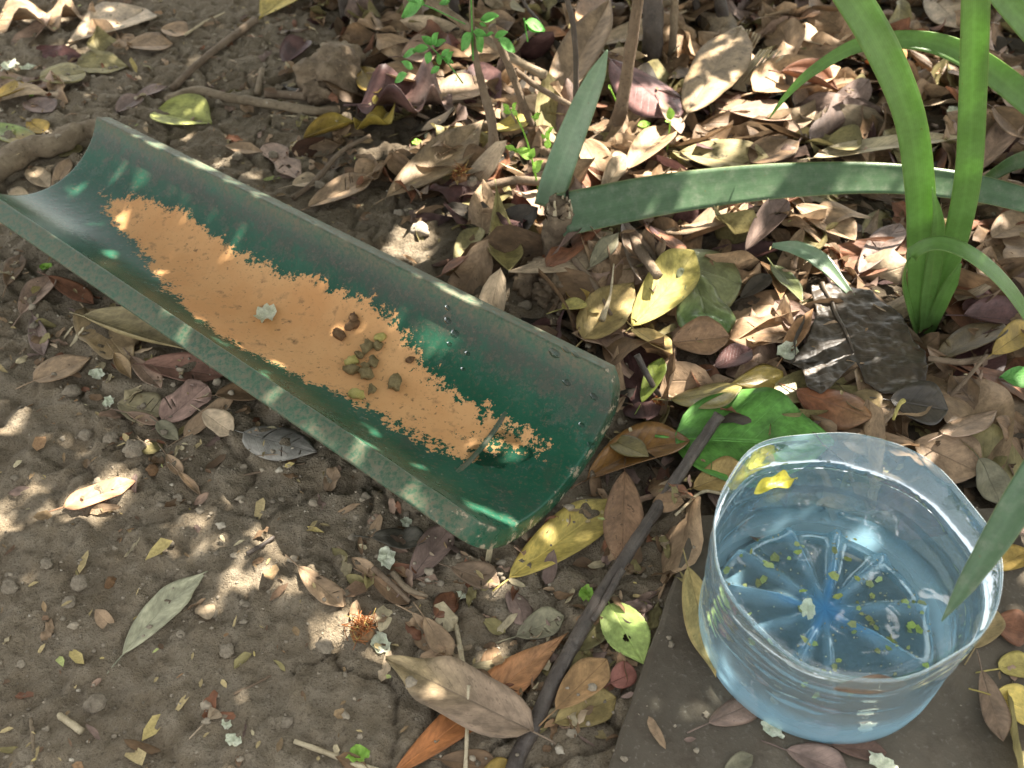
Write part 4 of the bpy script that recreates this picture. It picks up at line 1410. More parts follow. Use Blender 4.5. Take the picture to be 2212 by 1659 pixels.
 ((2078, 690), (2224, 694), 54, 'lan', 'maroon', 'curved dark red leaf right of the green plant', dict(curl=1.0, wet=.3)),
 ((2140, 770), (2230, 700), 46, 'ell', 'ochre', 'ochre leaf cut off by the right edge above the round green leaves', dict()),
 ((1836, 852), (1894, 904), 58, 'ovate', (.20, .145, .07), 'brown leaf sunk in the hollow below the sodden leaf', dict(curl=.7)),
 ((1912, 890), (2038, 908), 64, 'ell', 'dark', 'near-black wet leaf behind the bowl under a yellow stalk', dict(wet=.8)),
 ((1716, 858), (1874, 928), 64, 'ell', (.24, .095, .045), 'red-brown leaf with an orange streak just behind the bowl', dict(wet=.5, curl=-.5, tip=(.40, .22, .11))),
 ((1986, 930), (2130, 1000), 76, 'ell', (.33, .225, .14), 'tan-pink leaf behind the right of the bowl rim', dict(curl=.3)),
 ((2036, 940), (2154, 886), 58, 'ovate', (.36, .25, .17), 'glossy pinkish-tan leaf furthest right behind the bowl', dict(curl=-.5, wet=.5)),
 ((2110, 1000), (2170, 1080), 46, 'ell', 'greyolive', 'wrinkled grey leaf right of the bowl rim', dict(wet=.4, crump=.2)),
 ((1500, 1036), (1610, 1012), 58, 'ell', (.36, .245, .09), 'ochre veined leaf between the stick and the bowl', dict(curl=.4, veinc=.5, cracks=1)),
 ((1450, 862), (1594, 876), 82, 'ell', (.25, .205, .07), 'large wet olive leaf lying over the green leaf stalk end', dict(curl=-.35, wet=.8, veinc=.5)),
 # beside the left rim of the trough
 ((14, 618), (42, 540), 38, 'ell', 'brown', 'brown leaf highest along the left rim of the trough', dict(tear=.2)),
 ((44, 676), (110, 588), 50, 'ell', 'pink', 'pinkish-tan leaf split along its rib left of the trough', dict(cracks=3, curl=.6)),
 ((70, 680), (94, 768), 42, 'ell', 'purple', 'purple-brown leaf under the split pinkish one', dict(curl=.6)),
 ((110, 610), (200, 650), 40, 'ell', 'redbrown', 'dark red-brown leaf in the shade of the left rim', dict(tear=.3)),
 ((72, 822), (194, 768), 58, 'ovate', 'tan', 'tan leaf with small dark spots left of the big curled one', dict(curl=.3, spots=.9)),
 ((186, 668), (286, 790), 104, 'ovate', (.37, .27, .15), 'broad golden-tan leaf under the trough rim', dict(curl=.5, wave=.2)),
 ((250, 770), (285, 820), 30, 'lan', (.30, .20, .10), 'narrow tan leaf curling down from the broad golden-tan one', dict(curl=1.1)),
 ((184, 692), (414, 764), 62, 'lan', (.35, .28, .145), 'ribbed buff leaf rolled lengthwise along the trough rim', dict(curl=1.5, lift=.006)),
 ((266, 724), (334, 798), 44, 'ell', 'pink', 'pinkish leaf lying over the broad golden-tan one', dict(curl=.6, tear=.2)),
 ((316, 806), (488, 818), 58, 'ell', (.25, .135, .095), 'red-brown long leaf under the middle of the left rim', dict(curl=.6, cracks=2)),
 ((252, 866), (350, 884), 66, 'ell', (.24, .20, .115), 'olive crackled leaf on the soil below the left rim', dict(cracks=5, tear=.2)),
 ((348, 905), (450, 838), 76, 'rnd', (.31, .20, .155), 'torn pink-brown leaf next to the olive crackled one', dict(cracks=3, tear=.35)),
 ((274, 892), (348, 908), 22, 'lan', 'pink', 'thin pink sliver of leaf below the crackled one', dict()),
 ((392, 932), (508, 862), 26, 'strip', 'tan', 'slender tapering tan leaf pointing at the trough', dict(curl=.6)),
 ((444, 908), (508, 950), 48, 'rnd', 'pale', 'squarish pale leaf scrap on the soil by the trough', dict(tear=.3)),
 ((344, 924), (388, 956), 32, 'ovate', 'greyolive', 'small greyish leaf scrap left of the squarish pale one', dict()),
 ((525, 928), (682, 968), 80, 'ovate', (.30, .275, .235), 'silver-grey leaf with dark cracks beside the trough rim', dict(cracks=5, curl=-.3)),
 ((470, 870), (580, 850), 42, 'ell', 'brown', 'brown leaf in shadow under the rim above the silver-grey one', dict()),
 ((133, 1088), (292, 1036), 38, 'strip', 'orangepink', 'lone orange-pink leaf on the bare soil at left', dict(curl=.35, spots=.1)),
 ((358, 978), (394, 1025), 28, 'lan', 'tan', 'tan curled leaf scrap on the soil below the rim', dict(curl=.9)),
 ((385, 1020), (436, 1072), 20, 'lan', 'tan', 'thin rolled tan leaf scrap pointing down the bare soil', dict(curl=1.3)),
 ((262, 1408), (450, 1236), 66, 'lan', 'greygreen', 'pale grey-green leaf alone on the bare soil in front', dict(tear=.22, curl=.25, bow=.05, spots=.2)),
 ((645, 1222), (742, 1308), 58, 'ell', 'tan', 'tan cracked leaf on the soil in front of the trough', dict(cracks=3, tear=.3)),
 ((448, 1556), (472, 1532), 34, 'obo', 'pale', 'tiny fan-shaped pale leaf on the bare soil in front', dict(tear=.3)),
 # in front of the trough end
 ((803, 1160), (926, 1172), 54, 'ell', (.085, .075, .055), 'dark crumpled olive-black leaf near the trough front corner', dict(crump=.4, tear=.2)),
 ((884, 1252), (976, 1138), 58, 'ell', 'purple', 'purple-brown leaf just off the trough front corner', dict(curl=.5, spots=.2)),
 ((974, 1228), (1080, 1262), 58, 'ell', (.24, .165, .105), 'brown cracked leaf below the front end of the trough', dict(cracks=4, tear=.2)),
 ((758, 1198), (816, 1246), 26, 'lan', 'tan', 'thin tan leaf left of the forked brown twig', dict(curl=.8)),
 ((800, 1246), (882, 1290), 38, 'ell', 'brown', 'brown leaf under the forked twig', dict(curl=.6)),
 ((942, 1342), (978, 1278), 44, 'ell', 'redbrown', 'shiny red-brown small leaf on the soil in front', dict(curl=-.7, wet=.6)),
 ((1098, 1278), (1132, 1348), 48, 'rnd', 'purple', 'kidney-shaped pinkish-grey leaf on the soil in front', dict(curl=-.5, bow=.1)),
 ((890, 1326), (940, 1352), 26, 'ell', 'tan', 'small torn tan leaf above the crackled tan one', dict(tear=.4)),
 ((918, 1342), (974, 1422), 54, 'ell', 'tan', 'tan leaf with toothed edge beside the upright pale twig', dict(tear=.25)),
 ((1115, 1382), (1218, 1348), 58, 'ell', 'greyolive', 'grey-olive cracked leaf left of the long dark stick', dict(cracks=3, tear=.2)),
 ((1012, 1438), (1172, 1424), 36, 'ell', (.22, .18, .10), 'narrow crinkled olive-brown leaf above the big brown one', dict(crump=.3, tear=.3)),
 ((1218, 1470), (1274, 1404), 50, 'ell', 'olive', 'olive leaf half hidden behind the long dark stick', dict()),
 ((1243, 1400), (1312, 1336), 66, 'rnd', (.15, .13, .055), 'rounded dark olive leaf touching the yellow-green one', dict(curl=.3)),
 ((1340, 1300), (1390, 1335), 54, 'ell', 'purple', 'brown-purple leaf half under the yellow-green one', dict(wet=.3)),
 ((1198, 1558), (1332, 1500), 76, 'ell', (.30, .225, .085), 'ochre-brown leaf underneath the orange-brown oval one', dict(tear=.25)),
 ((1200, 1540), (1310, 1434), 80, 'ell', (.32, .19, .085), 'orange-brown oval leaf right of the long dark stick', dict(curl=.3, veinc=.5, lift=.002)),
 ((1318, 1478), (1374, 1448), 48, 'rnd', (.28, .115, .085), 'small pinkish-red leaf at the slab edge', dict(tear=.25)),
 ((1100, 1252), (1326, 1082), 92, 'ell', 'yellow', 'large plain yellow leaf under the trough front end', dict(curl=.25, spots=.15, veinc=1.25, tip=(.52, .41, .13))),
 ((1268, 1030), (1484, 985), 88, 'ell', 'amber', 'wet amber-brown leaf curving along the trough end', dict(curl=.9, wet=.85, bow=.10, tip=(.27, .14, .05))),
 ((1348, 1030), (1342, 1262), 84, 'lan', (.255, .15, .085), 'brown leaf with a point hanging over the dark stick', dict(curl=.5, lift=.01, spots=.8)),
 ((1320, 940), (1400, 1000), 40, 'ovate', (.20, .16, .06), 'olive wet leaf between the trough end and the amber leaf', dict(wet=.6)),
 ((845, 1672), (1228, 1364), 80, 'lan', (.42, .165, .055), 'long orange-red leaf passing beneath the big brown leaf', dict(curl=.35, tip=(.47, .25, .12), spots=.15, veinc=1.4)),
 ((1152, 1602), (836, 1438), 122, 'ovate', (.30, .215, .145), 'biggest brown-pink leaf in front, crossing the dark stick', dict(curl=.45, wave=.16, lift=.008, veinc=.5, spots=.5, tip=(.37, .28, .15), tear=.06)),
 ((950, 1640), (1080, 1655), 50, 'ell', 'brown', 'dark brown leaf at the bottom edge beside the dark stick', dict(curl=.6)),
 ((1030, 1700), (1100, 1640), 44, 'rnd', 'ochre', 'ochre leaf at the bottom edge below the big brown leaf', dict()),
 # on and about the slab
 ((1484, 1232), (1544, 1470), 74, 'lan', (.44, .33, .13), 'yellow-tan long leaf leaning against the left of the bowl', dict(curl=.6, lift=.006, veinc=.5)),
 ((1532, 1560), (1648, 1508), 58, 'ell', (.20, .135, .10), 'grey-brown glossy leaf on the slab left of the bowl foot', dict(curl=-.6, wet=.4)),
 ((1700, 1615), (1836, 1668), 64, 'ell', 'purple', 'purple-brown leaf on the slab at the bottom edge', dict(curl=.7)),
 ((1796, 1608), (1918, 1622), 46, 'ell', (.12, .07, .05), 'dark red-brown leaf on the slab under the bowl foot', dict(curl=.4)),
 ((1566, 1660), (1628, 1628), 38, 'ell', 'greyolive', 'small grey leaf at the bottom edge of the slab', dict()),
 ((2142, 1512), (2236, 1540), 84, 'ell', 'yellow', 'lower yellow leaf at the right edge of the slab', dict(curl=.3, spots=.3)),
 ((2160, 1440), (2236, 1428), 58, 'rnd', (.46, .37, .11), 'upper yellow leaf at the right edge of the slab', dict(curl=.3)),
 ((2128, 1436), (2168, 1600), 46, 'ell', (.24, .16, .105), 'brown leaf standing between the bowl and the yellow leaves', dict(curl=.5)),
 ((2148, 1340), (2226, 1366), 72, 'ell', 'redbrown', 'dark red-brown leaf right of the bowl', dict(curl=.4)),
 ((2108, 1396), (2156, 1318), 62, 'ell', (.33, .24, .11), 'ochre-tan leaf close to the right side of the bowl', dict(curl=.5)),
 ((2142, 1228), (2226, 1184), 54, 'ell', 'ochre', 'ochre leaf under the strap tip right of the bowl', dict(curl=.5)),
]
for b, t, w, sh, c, lab, kw in LV:
    if lab.startswith('dark reddish leaf between'):
        lay_leaf('green_leaf', (1462, 918), (1800, 962), 165, 'ovate', 'green', 'large fresh green leaf behind the left of the water bowl', curl=.25, wave=.06, wet=.4, trans=.45,
             spots=.06, veinc=1.7, serr=.03, nu=34, nv=12, tip=(.11, .265, .05))
    kw = dict(kw)
    kw.setdefault('curl', 0.4); kw.setdefault('wet', 0.08)
    lay_leaf('fallen_leaf', b, t, w, sh, c, lab, **kw)

# the fresh green leaf and the yellow-green leaf with a hole
lay_leaf('yellowing_leaf', (1318, 1298), (1392, 1428), 88, 'ovate', 'ygreen', 'pale yellow-green toothed leaf with a hole by the slab', curl=.3, wet=.2, trans=.6, spots=.06,
         veinc=1.25, serr=.10, nu=44, nv=20, hole=(.55, -.12, .0026))


def outline_leaf(name, px, mid, col, label, crump, wet, lift=0.003, cell=0.0022, trans=0.1, cat='leaf', dome=0.0):
    """broad lobed leaf from its surveyed outline, laid on the pile"""
    z = 0.015
    for _ in range(2):
        g = un(np.mean([p[0] for p in px]), np.mean([p[1] for p in px]), z); z = float(hget(g[0], g[1])) + 0.004
    P = np.array([un(x, y, z)[:2] for x, y in px])
    x0, y0 = P.min(0) - cell; x1, y1 = P.max(0) + cell
    xs, ys = np.arange(x0, x1 + cell, cell), np.arange(y0, y1 + cell, cell)
    X, Y = np.meshgrid(xs, ys)
    nxx = len(xs)
    cx, cy = X[:-1, :-1] + cell / 2, Y[:-1, :-1] + cell / 2
    keep = in_poly(cx, cy, [tuple(p) for p in P])
    ids = -np.ones(X.size, int)
    Fc = []
    for i, k in zip(*np.nonzero(keep)):
        a = i * nxx + k
        Fc.append((a, a + 1, a + nxx + 1, a + nxx))
    usedi = np.unique(np.array(Fc).ravel())
    ids[usedi] = np.arange(len(usedi))
    Fc = [tuple(ids[list(f)]) for f in Fc]
    V = np.c_[X.ravel()[usedi], Y.ravel()[usedi]]
    # snap the border to the outline
    from collections import Counter
    ec = Counter()
    for f in Fc:
        for a, b in zip(f, f[1:] + f[:1]): ec[(min(a, b), max(a, b))] += 1
    bd = sorted({i for e, c_ in ec.items() if c_ == 1 for i in e})
    for i in bd:
        best, bp = 9, None
        for k in range(len(P)):
            a, b = P[k], P[(k + 1) % len(P)]
            t = np.clip((V[i] - a) @ (b - a) / ((b - a) @ (b - a)), 0, 1)
            q_ = a + (b - a) * t
            d_ = np.linalg.norm(q_ - V[i])
            if d_ < best: best, bp = d_, q_
        V[i] = bp
    M0, M1 = un(*mid[0], z)[:2], un(*mid[1], z)[:2]
    ax = (M1 - M0) / np.linalg.norm(M1 - M0)
    u = (V - M0) @ ax / np.linalg.norm(M1 - M0)
    lat = (V - M0) @ np.array([-ax[1], ax[0]])
    v = lat / np.abs(lat).max()
    zz = crump * (fbm(V[:, 0] * 120, V[:, 1] * 120, 77, 4) - 0.5) + crump * 1.2 * (fbm(V[:, 0] * 35, V[:, 1] * 35, 79, 2) - 0.5)
    zz += dome * (1 - v * v) + crump * .3 * (fbm(V[:, 0] * 260, V[:, 1] * 260, 83, 3) - .5)
    Pw = seat(np.c_[V, zz], 1.0, 78, lift)
    hput(Pw)
    m = len(Pw)
    A = {'lcol': np.tile(col, (m, 1)), 'luv': np.c_[u, v, np.full(m, .6)], 'lpos': np.c_[V, np.full(m, 3.3)], 'lprop': np.tile([wet, trans, .5], (m, 1))}
    o = centred(name, Pw, Fc, M_LEAF, A)
    sm = o.modifiers.new('leaf thickness', 'SOLIDIFY'); sm.thickness = 0.0006
    tag(o, label, cat)
    k = np.argsort(np.abs(lat) + 9 * (u < 0) + 9 * (u > 1))[:60]
    k = k[np.argsort(u[k])][::6]
    Q = Pw[k] + np.array([0, 0, 0.0012])
    V2, F2, uv = tube(Q, np.linspace(0.0022, 0.0008, len(Q)), 6)
    centred('midrib', V2, F2, M_LEAF, {'lcol': np.tile(np.array(col) * 1.25, (len(V2), 1)), 'luv': np.c_[uv[:, :2], np.full(len(V2), .8)], 'lpos': V2,
                                       'lprop': np.tile([wet, 0, 0], (len(V2), 1))}, parent=o)
    return o


outline_leaf('sodden_leaf', [(1748, 628), (1790, 622), (1835, 633), (1876, 638), (1890, 652), (1912, 668), (1945, 690), (1972, 740), (1998, 765), (2002, 800), (1998, 848),
                             (1968, 858), (1938, 855), (1905, 850), (1868, 822), (1850, 782), (1828, 800), (1795, 838), (1772, 855), (1742, 840), (1730, 800), (1690, 785),
                             (1738, 748), (1750, 715), (1762, 690)], ((1765, 610), (1850, 780)), (.060, .043, .027),
             'black-brown sodden lobed leaf, wet and shiny, in front of the strap plant', .0045, .42, cell=.0013)

# ------------------------------------------------------------------ sticks, roots, twigs and stems
def ground_path(px, r, lift=0.0):
    """points lying on the pile along survey points"""
    out = []
    for (x, y), rr in zip(px, r):
        z = 0.0
        for _ in range(3):
            g = un(x, y, z); z = float(hget(g[0], g[1])) + rr * 0.7 + lift
        out.append(un(x, y, z))
    return np.array(out)


def stick(name, px, radii, mat, label, cat='twig', knob=0.15, seg=8, lift=0.0, group=None, stamp=True, smoothz=True):
    r = np.interp(np.linspace(0, 1, len(px)), np.linspace(0, 1, len(radii)), radii)
    P = ground_path(px, r, lift)
    if smoothz and len(P) > 2:
        t = np.linspace(0, 1, len(P))
        c = np.polyfit(t, P[:, 2], 1)
        P[:, 2] = np.maximum(np.polyval(c, t), P[:, 2] * 0.6 + np.polyval(c, t) * 0.4)
    V, Fc, uv = tube(P, radii, seg, n=max(8, 6 * len(P)), knob=knob, seed=int(rng.integers(99)))
    if stamp: hput(V)
    o = centred(name, V, Fc, mat, {'luv': uv})
    tag(o, label, cat, group)
    return o


mm = 0.001
stick('fallen_stick', [(1556, 890), (1525, 945), (1470, 1025), (1425, 1090), (1375, 1165), (1310, 1275), (1245, 1385), (1195, 1480), (1150, 1575), (1118, 1640), (1095, 1720)],
      [4.2 * mm, 4.2 * mm, 4.4 * mm, 4.8 * mm, 5.2 * mm], M_STICK, 'long dark stick lying from the green leaf down to the bottom edge', 'stick', 0.14, 10)
stick('fallen_stick', [(1345, 1230), (1315, 1285), (1280, 1340)], [2.2 * mm, 2.6 * mm, 1.8 * mm], M_STICK, 'short thin dark stick pressed against the right of the long dark stick', 'stick')
stick('root', [(-60, 385), (0, 362), (60, 325), (120, 303), (180, 290), (240, 285)], [12 * mm, 12 * mm, 11 * mm, 9 * mm], M_ROOT, 'thick earthy root running under the far end of the trough', 'root', 0.22, 12)
stick('root', [(360, 218), (420, 205), (500, 210), (580, 222), (660, 235), (735, 252)], [5 * mm, 5.5 * mm, 5 * mm, 6 * mm], M_ROOT, 'pale thin root across the soil behind the trough', 'root', 0.25, 9)
stick('twig', [(372, 190), (430, 140), (490, 95), (552, 42)], [4.0 * mm, 4.2 * mm, 4.5 * mm], M_TWIG, 'dark straight twig slanting up in the far left', knob=.2)
stick('twig', [(400, 75), (440, 50), (485, 28)], [1.6 * mm, 1.4 * mm], M_STRAW, 'thin pale twig above the dark straight twig')
stick('twig', [(556, 205), (560, 180), (566, 152)], [3.6 * mm, 3.4 * mm], M_ROOT, 'stubby upright-lying twig piece left of the knotty stump')
stick('twig', [(575, 203), (620, 206), (662, 208)], [4.6 * mm, 4.6 * mm], M_TWIG, 'short cut twig piece lying level by the knotty stump', knob=.06)
stick('twig', [(632, 428), (680, 390), (740, 340), (800, 290)], [3.0 * mm, 2.6 * mm, 1.8 * mm], M_TWIG, 'slanting twig just behind the far rim of the trough')
stick('twig', [(585, 250), (660, 253), (730, 262)], [1.2 * mm, 1.0 * mm], M_STRAW, 'thin straw under the pale thin root')
stick('straw', [(636, 1602), (700, 1626), (760, 1645), (830, 1672)], [1.5 * mm, 1.7 * mm, 1.8 * mm], M_STRAW, 'pale straw lying at the bottom edge of the bare soil', 'straw', .1)
stick('straw', [(68, 1555), (70, 1600), (68, 1680)], [1.2 * mm, 1.4 * mm], M_ROOT, 'thin upright straw at the lower left edge', 'straw')
stick('straw', [(128, 1545), (152, 1562), (175, 1580)], [1.9 * mm, 2.3 * mm], M_STRAW, 'short split straw on the lower left soil', 'straw')
stick('twig', [(985, 1345), (992, 1390), (997, 1420), (1002, 1456)], [1.6 * mm, 1.7 * mm, 1.5 * mm], M_STRAW, 'pale upright twig in two pieces near the big brown leaf')
stick('twig', [(1012, 1480), (1010, 1560), (1005, 1668)], [1.1 * mm, 1.2 * mm], M_STRAW, 'thin pale twig passing under the big brown leaf')
stick('twig', [(806, 1228), (835, 1250), (862, 1278), (885, 1300)], [2.2 * mm, 1.8 * mm, 1.3 * mm], M_TWIG, 'forked brown twig in front of the trough corner')
stick('twig', [(848, 1240), (880, 1270), (925, 1290)], [2.4 * mm, 2.2 * mm, 1.0 * mm], M_ROOT, 'curved dry stalk right of the forked twig')
stick('twig', [(534, 1196), (565, 1180), (592, 1160)], [1.6 * mm, 1.4 * mm], M_STICK, 'short black twig on the bare soil')
stick('twig', [(375, 770), (340, 1010), (345, 1012)][1:] + [(420, 985)], [0.9 * mm, 0.8 * mm], M_TWIG, 'hair-thin twig on the soil left of the trough')
stick('twig', [(470, 1040), (560, 1022), (660, 1000)], [1.0 * mm, 0.8 * mm], M_TWIG, 'thin dark twig lying below the silver-grey leaf')
stick('twig', [(505, 1500), (545, 1480), (585, 1460)], [0.9 * mm, 0.8 * mm], M_TWIG, 'fine twig near the fan-shaped leaf')
stick('twig', [(1460, 1108), (1510, 1085), (1560, 1062)], [1.0 * mm, 1.2 * mm], M_STRAW, 'thin orange straw at the corner of the slab')
stick('twig', [(1375, 770), (1405, 820), (1430, 868)], [2.4 * mm, 2.2 * mm, 2.2 * mm], M_STICK, 'wet dark twig right of the trough corner')
stick('twig', [(1240, 560), (1280, 610), (1320, 680)], [2.8 * mm, 2.2 * mm, 1.6 * mm], M_TWIG, 'brown twig slanting down from the broken stump')
stick('twig', [(1345, 480), (1385, 540), (1420, 600)], [4.2 * mm, 4.6 * mm, 4.0 * mm], M_TWIG, 'flat bark-covered twig below the long strap leaf', lift=.002)
stick('twig', [(1050, 402), (1110, 396), (1180, 392)], [4.0 * mm, 4.4 * mm], M_TWIG, 'level brown twig at the foot of the young shoot', lift=.004)
stick('twig', [(1300, 690), (1318, 640), (1326, 570)], [3.0 * mm, 1.0 * mm, 0.6 * mm], M_STRAW, 'white splintered straw beside the glowing tan leaf', lift=.004)
stick('twig', [(2030, 690), (2060, 640), (2090, 570)], [3.6 * mm, 2.6 * mm, 2.0 * mm], M_ROOT, 'dry brown stalk leaning out of the strap plant base', lift=.006)
stick('twig', [(2000, 790), (2080, 775), (2150, 762), (2240, 748)], [2.0 * mm, 2.4 * mm, 2.4 * mm], M_TWIG, 'long twig running right from the sodden leaf', lift=.005)
stick('twig', [(2050, 860), (2090, 815), (2130, 770)], [1.6 * mm, 1.5 * mm], M_TWIG, 'thin twig crossing below the long right-hand twig', lift=.004)
stick('yellow_stalk', [(1930, 905), (1940, 880), (1952, 864)], [1.1 * mm, 1.3 * mm, 1.9 * mm], M_KIBY, 'little yellow flower stalk on the near-black wet leaf', 'stalk', lift=.004)


def stems(name, pts, radii, mat, label, cat='stem', knob=.12, seg=8, group=None):
    """woody stem rising from the ground: (x, y, distance forward)"""
    P = np.array([aty(*p) if len(p) == 3 else un(*p[:2], p[3]) for p in pts])
    V, Fc, uv = tube(P, radii, seg, n=max(10, 7 * len(P)), knob=knob, seed=int(rng.integers(99)))
    o = centred(name, V, Fc, mat, {'luv': uv})
    tag(o, label, cat, group)
    return o


def gY(x, y, z=0.0):
    return un(x, y, z)[1]


Y1 = gY(1300, 295)
stems('sapling_stem', [(1262, 318, Y1 - .02), (1318, 285, Y1), (1340, 240, Y1 + .004), (1352, 170, Y1 + .01), (1366, 80, Y1 + .012), (1378, 0, Y1 + .014), (1392, -120, Y1 + .02)],
      [5.5 * mm, 7.5 * mm, 6.5 * mm, 6 * mm, 5.5 * mm, 5.5 * mm], M_TWIG, 'thick sapling stem bent at its foot, left of the wine-coloured leaf', 'sapling')
Y2 = gY(1228, 425)
stems('sapling_stem', [(1228, 428, Y2), (1232, 380, Y2 + .002), (1240, 300, Y2 + .01), (1244, 200, Y2 + .014), (1240, 70, Y2 + .012), (1222, -20, Y2 + .01), (1215, -120, Y2 + .01)],
      [3.2 * mm, 2.6 * mm, 2.6 * mm, 2.4 * mm, 2.6 * mm], M_STICK, 'thin dark sapling stem standing just above the broken stump', 'sapling', .2)
Y3 = gY(1062, 392)
stems('sapling_stem', [(1052, 440, Y3 - .02), (1060, 392, Y3), (1066, 330, Y3 + .004), (1062, 260, Y3 + .01), (1040, 180, Y3 + .02), (1022, 90, Y3 + .02), (1018, -20, Y3 + .02), (1020, -120, Y3 + .02)],
      [6 * mm, 5.6 * mm, 5 * mm, 4.2 * mm, 3 * mm, 1.8 * mm, 1.4 * mm], M_TWIG, 'brown sapling stem carrying the green seedling leaflets', 'sapling', .18)
Y4 = gY(1160, 290)
stems('sapling_stem', [(1165, 300, Y4), (1140, 250, Y4 + .004), (1110, 170, Y4 + .01), (1085, 110, Y4 + .012), (1062, 55, Y4 + .012)],
      [4.2 * mm, 4.2 * mm, 4 * mm, 4 * mm], M_TWIG, 'broken-topped brown stem right of the leafy seedling', 'sapling', .15)
Y5 = gY(1410, 130)
stems('sapling_stem', [(1408, 135, Y5), (1410, 60, Y5), (1412, -40, Y5 + .01), (1412, -150, Y5 + .01)], [12 * mm, 11.5 * mm, 11 * mm], M_STICK, 'stoutest dark stem at the top edge of the litter', 'sapling', .12, 10)
Y6 = gY(1452, 125)
stems('sapling_stem', [(1450, 128, Y6), (1455, 60, Y6), (1458, -30, Y6), (1460, -140, Y6)], [4.8 * mm, 4.6 * mm, 4.4 * mm], M_ROOT, 'pale slim stem right of the stoutest dark stem', 'sapling', .15)
Y7 = gY(895, 60)
stems('sapling_stem', [(905, 75, Y7), (892, 20, Y7), (880, -60, Y7), (870, -150, Y7)], [11 * mm, 10.5 * mm, 10 * mm], M_TWIG, 'brown stem at the top edge above the seedling leaflets', 'sapling', .12, 10)
stems('sapling_stem', [(1180, 100, Y7 - .05), (1165, 50, Y7 - .05), (1130, 0, Y7 - .05), (1120, -90, Y7 - .04)], [2.6 * mm, 2.2 * mm, 2 * mm], M_STICK, 'thin dark stem between the seedling and the leaning tan leaf', 'sapling', .2)
for k, (x, w_, lab) in enumerate([(975, 7, 'dark stem at the top edge just right of the brown one'), (1500, 5, 'dark stem at the top edge above the very large mottled leaf'),
                                  (1555, 8, 'dark leaning stem at the top edge left of the frayed straw'), (735, 6, 'grey stem at the top edge left of the seedling')]):
    yy = [40, 45, 60, 30][k]
    Y8 = gY(x, yy)
    stems('sapling_stem', [(x + 12, yy + 8, Y8), (x, yy - 60, Y8), (x - 25, yy - 180, Y8 + .01)], [w_ * mm, w_ * .9 * mm, w_ * .85 * mm], M_STICK, lab, 'sapling', .15)
# fallen branch across the seedlings
stems('fallen_branch', [(925, 0, Y4 + .08), (985, 40, Y4 + .07), (1050, 85, Y4 + .06), (1110, 128, Y4 + .04), (1178, 164, Y4 + .02)], [4.5 * mm, 4.5 * mm, 4.2 * mm, 4.6 * mm], M_ROOT,
      'straight pale branch leaning down behind the seedling leaflets', 'branch', .15)
stems('fallen_branch', [(1110, 150, Y4 + .02), (1165, 190, Y4 + .01), (1240, 232, Y4 - .01)], [3.2 * mm, 3 * mm, 2.6 * mm], M_TWIG, 'thin brown branch continuing below the pale leaning branch', 'branch', .15)

# broken stump and its knotty foot
SY = gY(1200, 560)
stump = empty('broken_stump', un(1195, 570, 0.0))
tag(stump, 'short rotten stump with a jagged top where the long strap leaf ends', 'stump')
P = np.array([aty(*p) for p in [(1188, 600, SY - .01), (1200, 560, SY), (1202, 520, SY + .002), (1206, 470, SY + .004), (1210, 425, SY + .006)]])
V, Fc, uv = tube(P, [20 * mm, 15 * mm, 12 * mm, 11 * mm, 11 * mm], 14, n=30, knob=.3, seed=4)
top = V[:, 2] > V[:, 2].max() - 0.012
V[top, 2] += 0.022 * (fbm(V[top, 0] * 500, V[top, 1] * 500, 8, 2) - 0.7)
centred('stump_stem', V, Fc, M_STUMP, {'luv': uv}, parent=stump)
tc_ = aty(1210, 432, SY + .004)
for k in range(9):
    a = k * .7
    p0 = tc_ + np.array([math.cos(a) * .009, math.sin(a) * .007, -.014])
    Vs, Fs, us_ = tube([p0, p0 + np.array([rng.normal(0, .001), rng.normal(0, .001), rng.uniform(.009, .017)])], [3.2 * mm, .7 * mm], 5, n=5, knob=.3)
    centred('splinter', Vs, Fs, M_ROOT if k % 2 else M_STRAW, {'luv': us_}, parent=stump)
for k, (x, y, r) in enumerate([(1160, 600, .018), (1205, 615, .015), (1180, 635, .012), (1212, 655, .009)]):
    V, Fc = lump_mesh(r, 0.75, 40 + k, .62, 4)
    g = un(x, y, r * .5)
    if k == 0:
        hole_c = g + np.array([0.004, -r * .75, r * .4])
        V = V + g
        d = np.linalg.norm(V - hole_c, axis=1)
        dirn = np.array([0, .8, -.6])
        V = V + dirn * (np.clip(1 - d / 0.009, 0, 1) ** .5 * 0.012)[:, None]
    else:
        V = V + g
    centred('root_knob', V, Fc, M_STUMP, {'luv': V * 20}, parent=stump)

# knotty old stump at the back
knot = empty('knotty_stump', un(715, 175, 0.0))
tag(knot, 'knobbly dark stump with a pale cut top behind the trough', 'stump')
for k, (x, y, r, m_) in enumerate([(712, 160, .031, M_STUMP), (738, 128, .024, M_ROOT), (690, 200, .016, M_STUMP)]):
    V, Fc = lump_mesh(r, 0.85, 60 + k, .48, 4)
    V += un(x, y, r * .55)
    centred(['stump_base', 'cut_top', 'root_knob'][k], V, Fc, m_, {'luv': V * 20}, parent=knot)

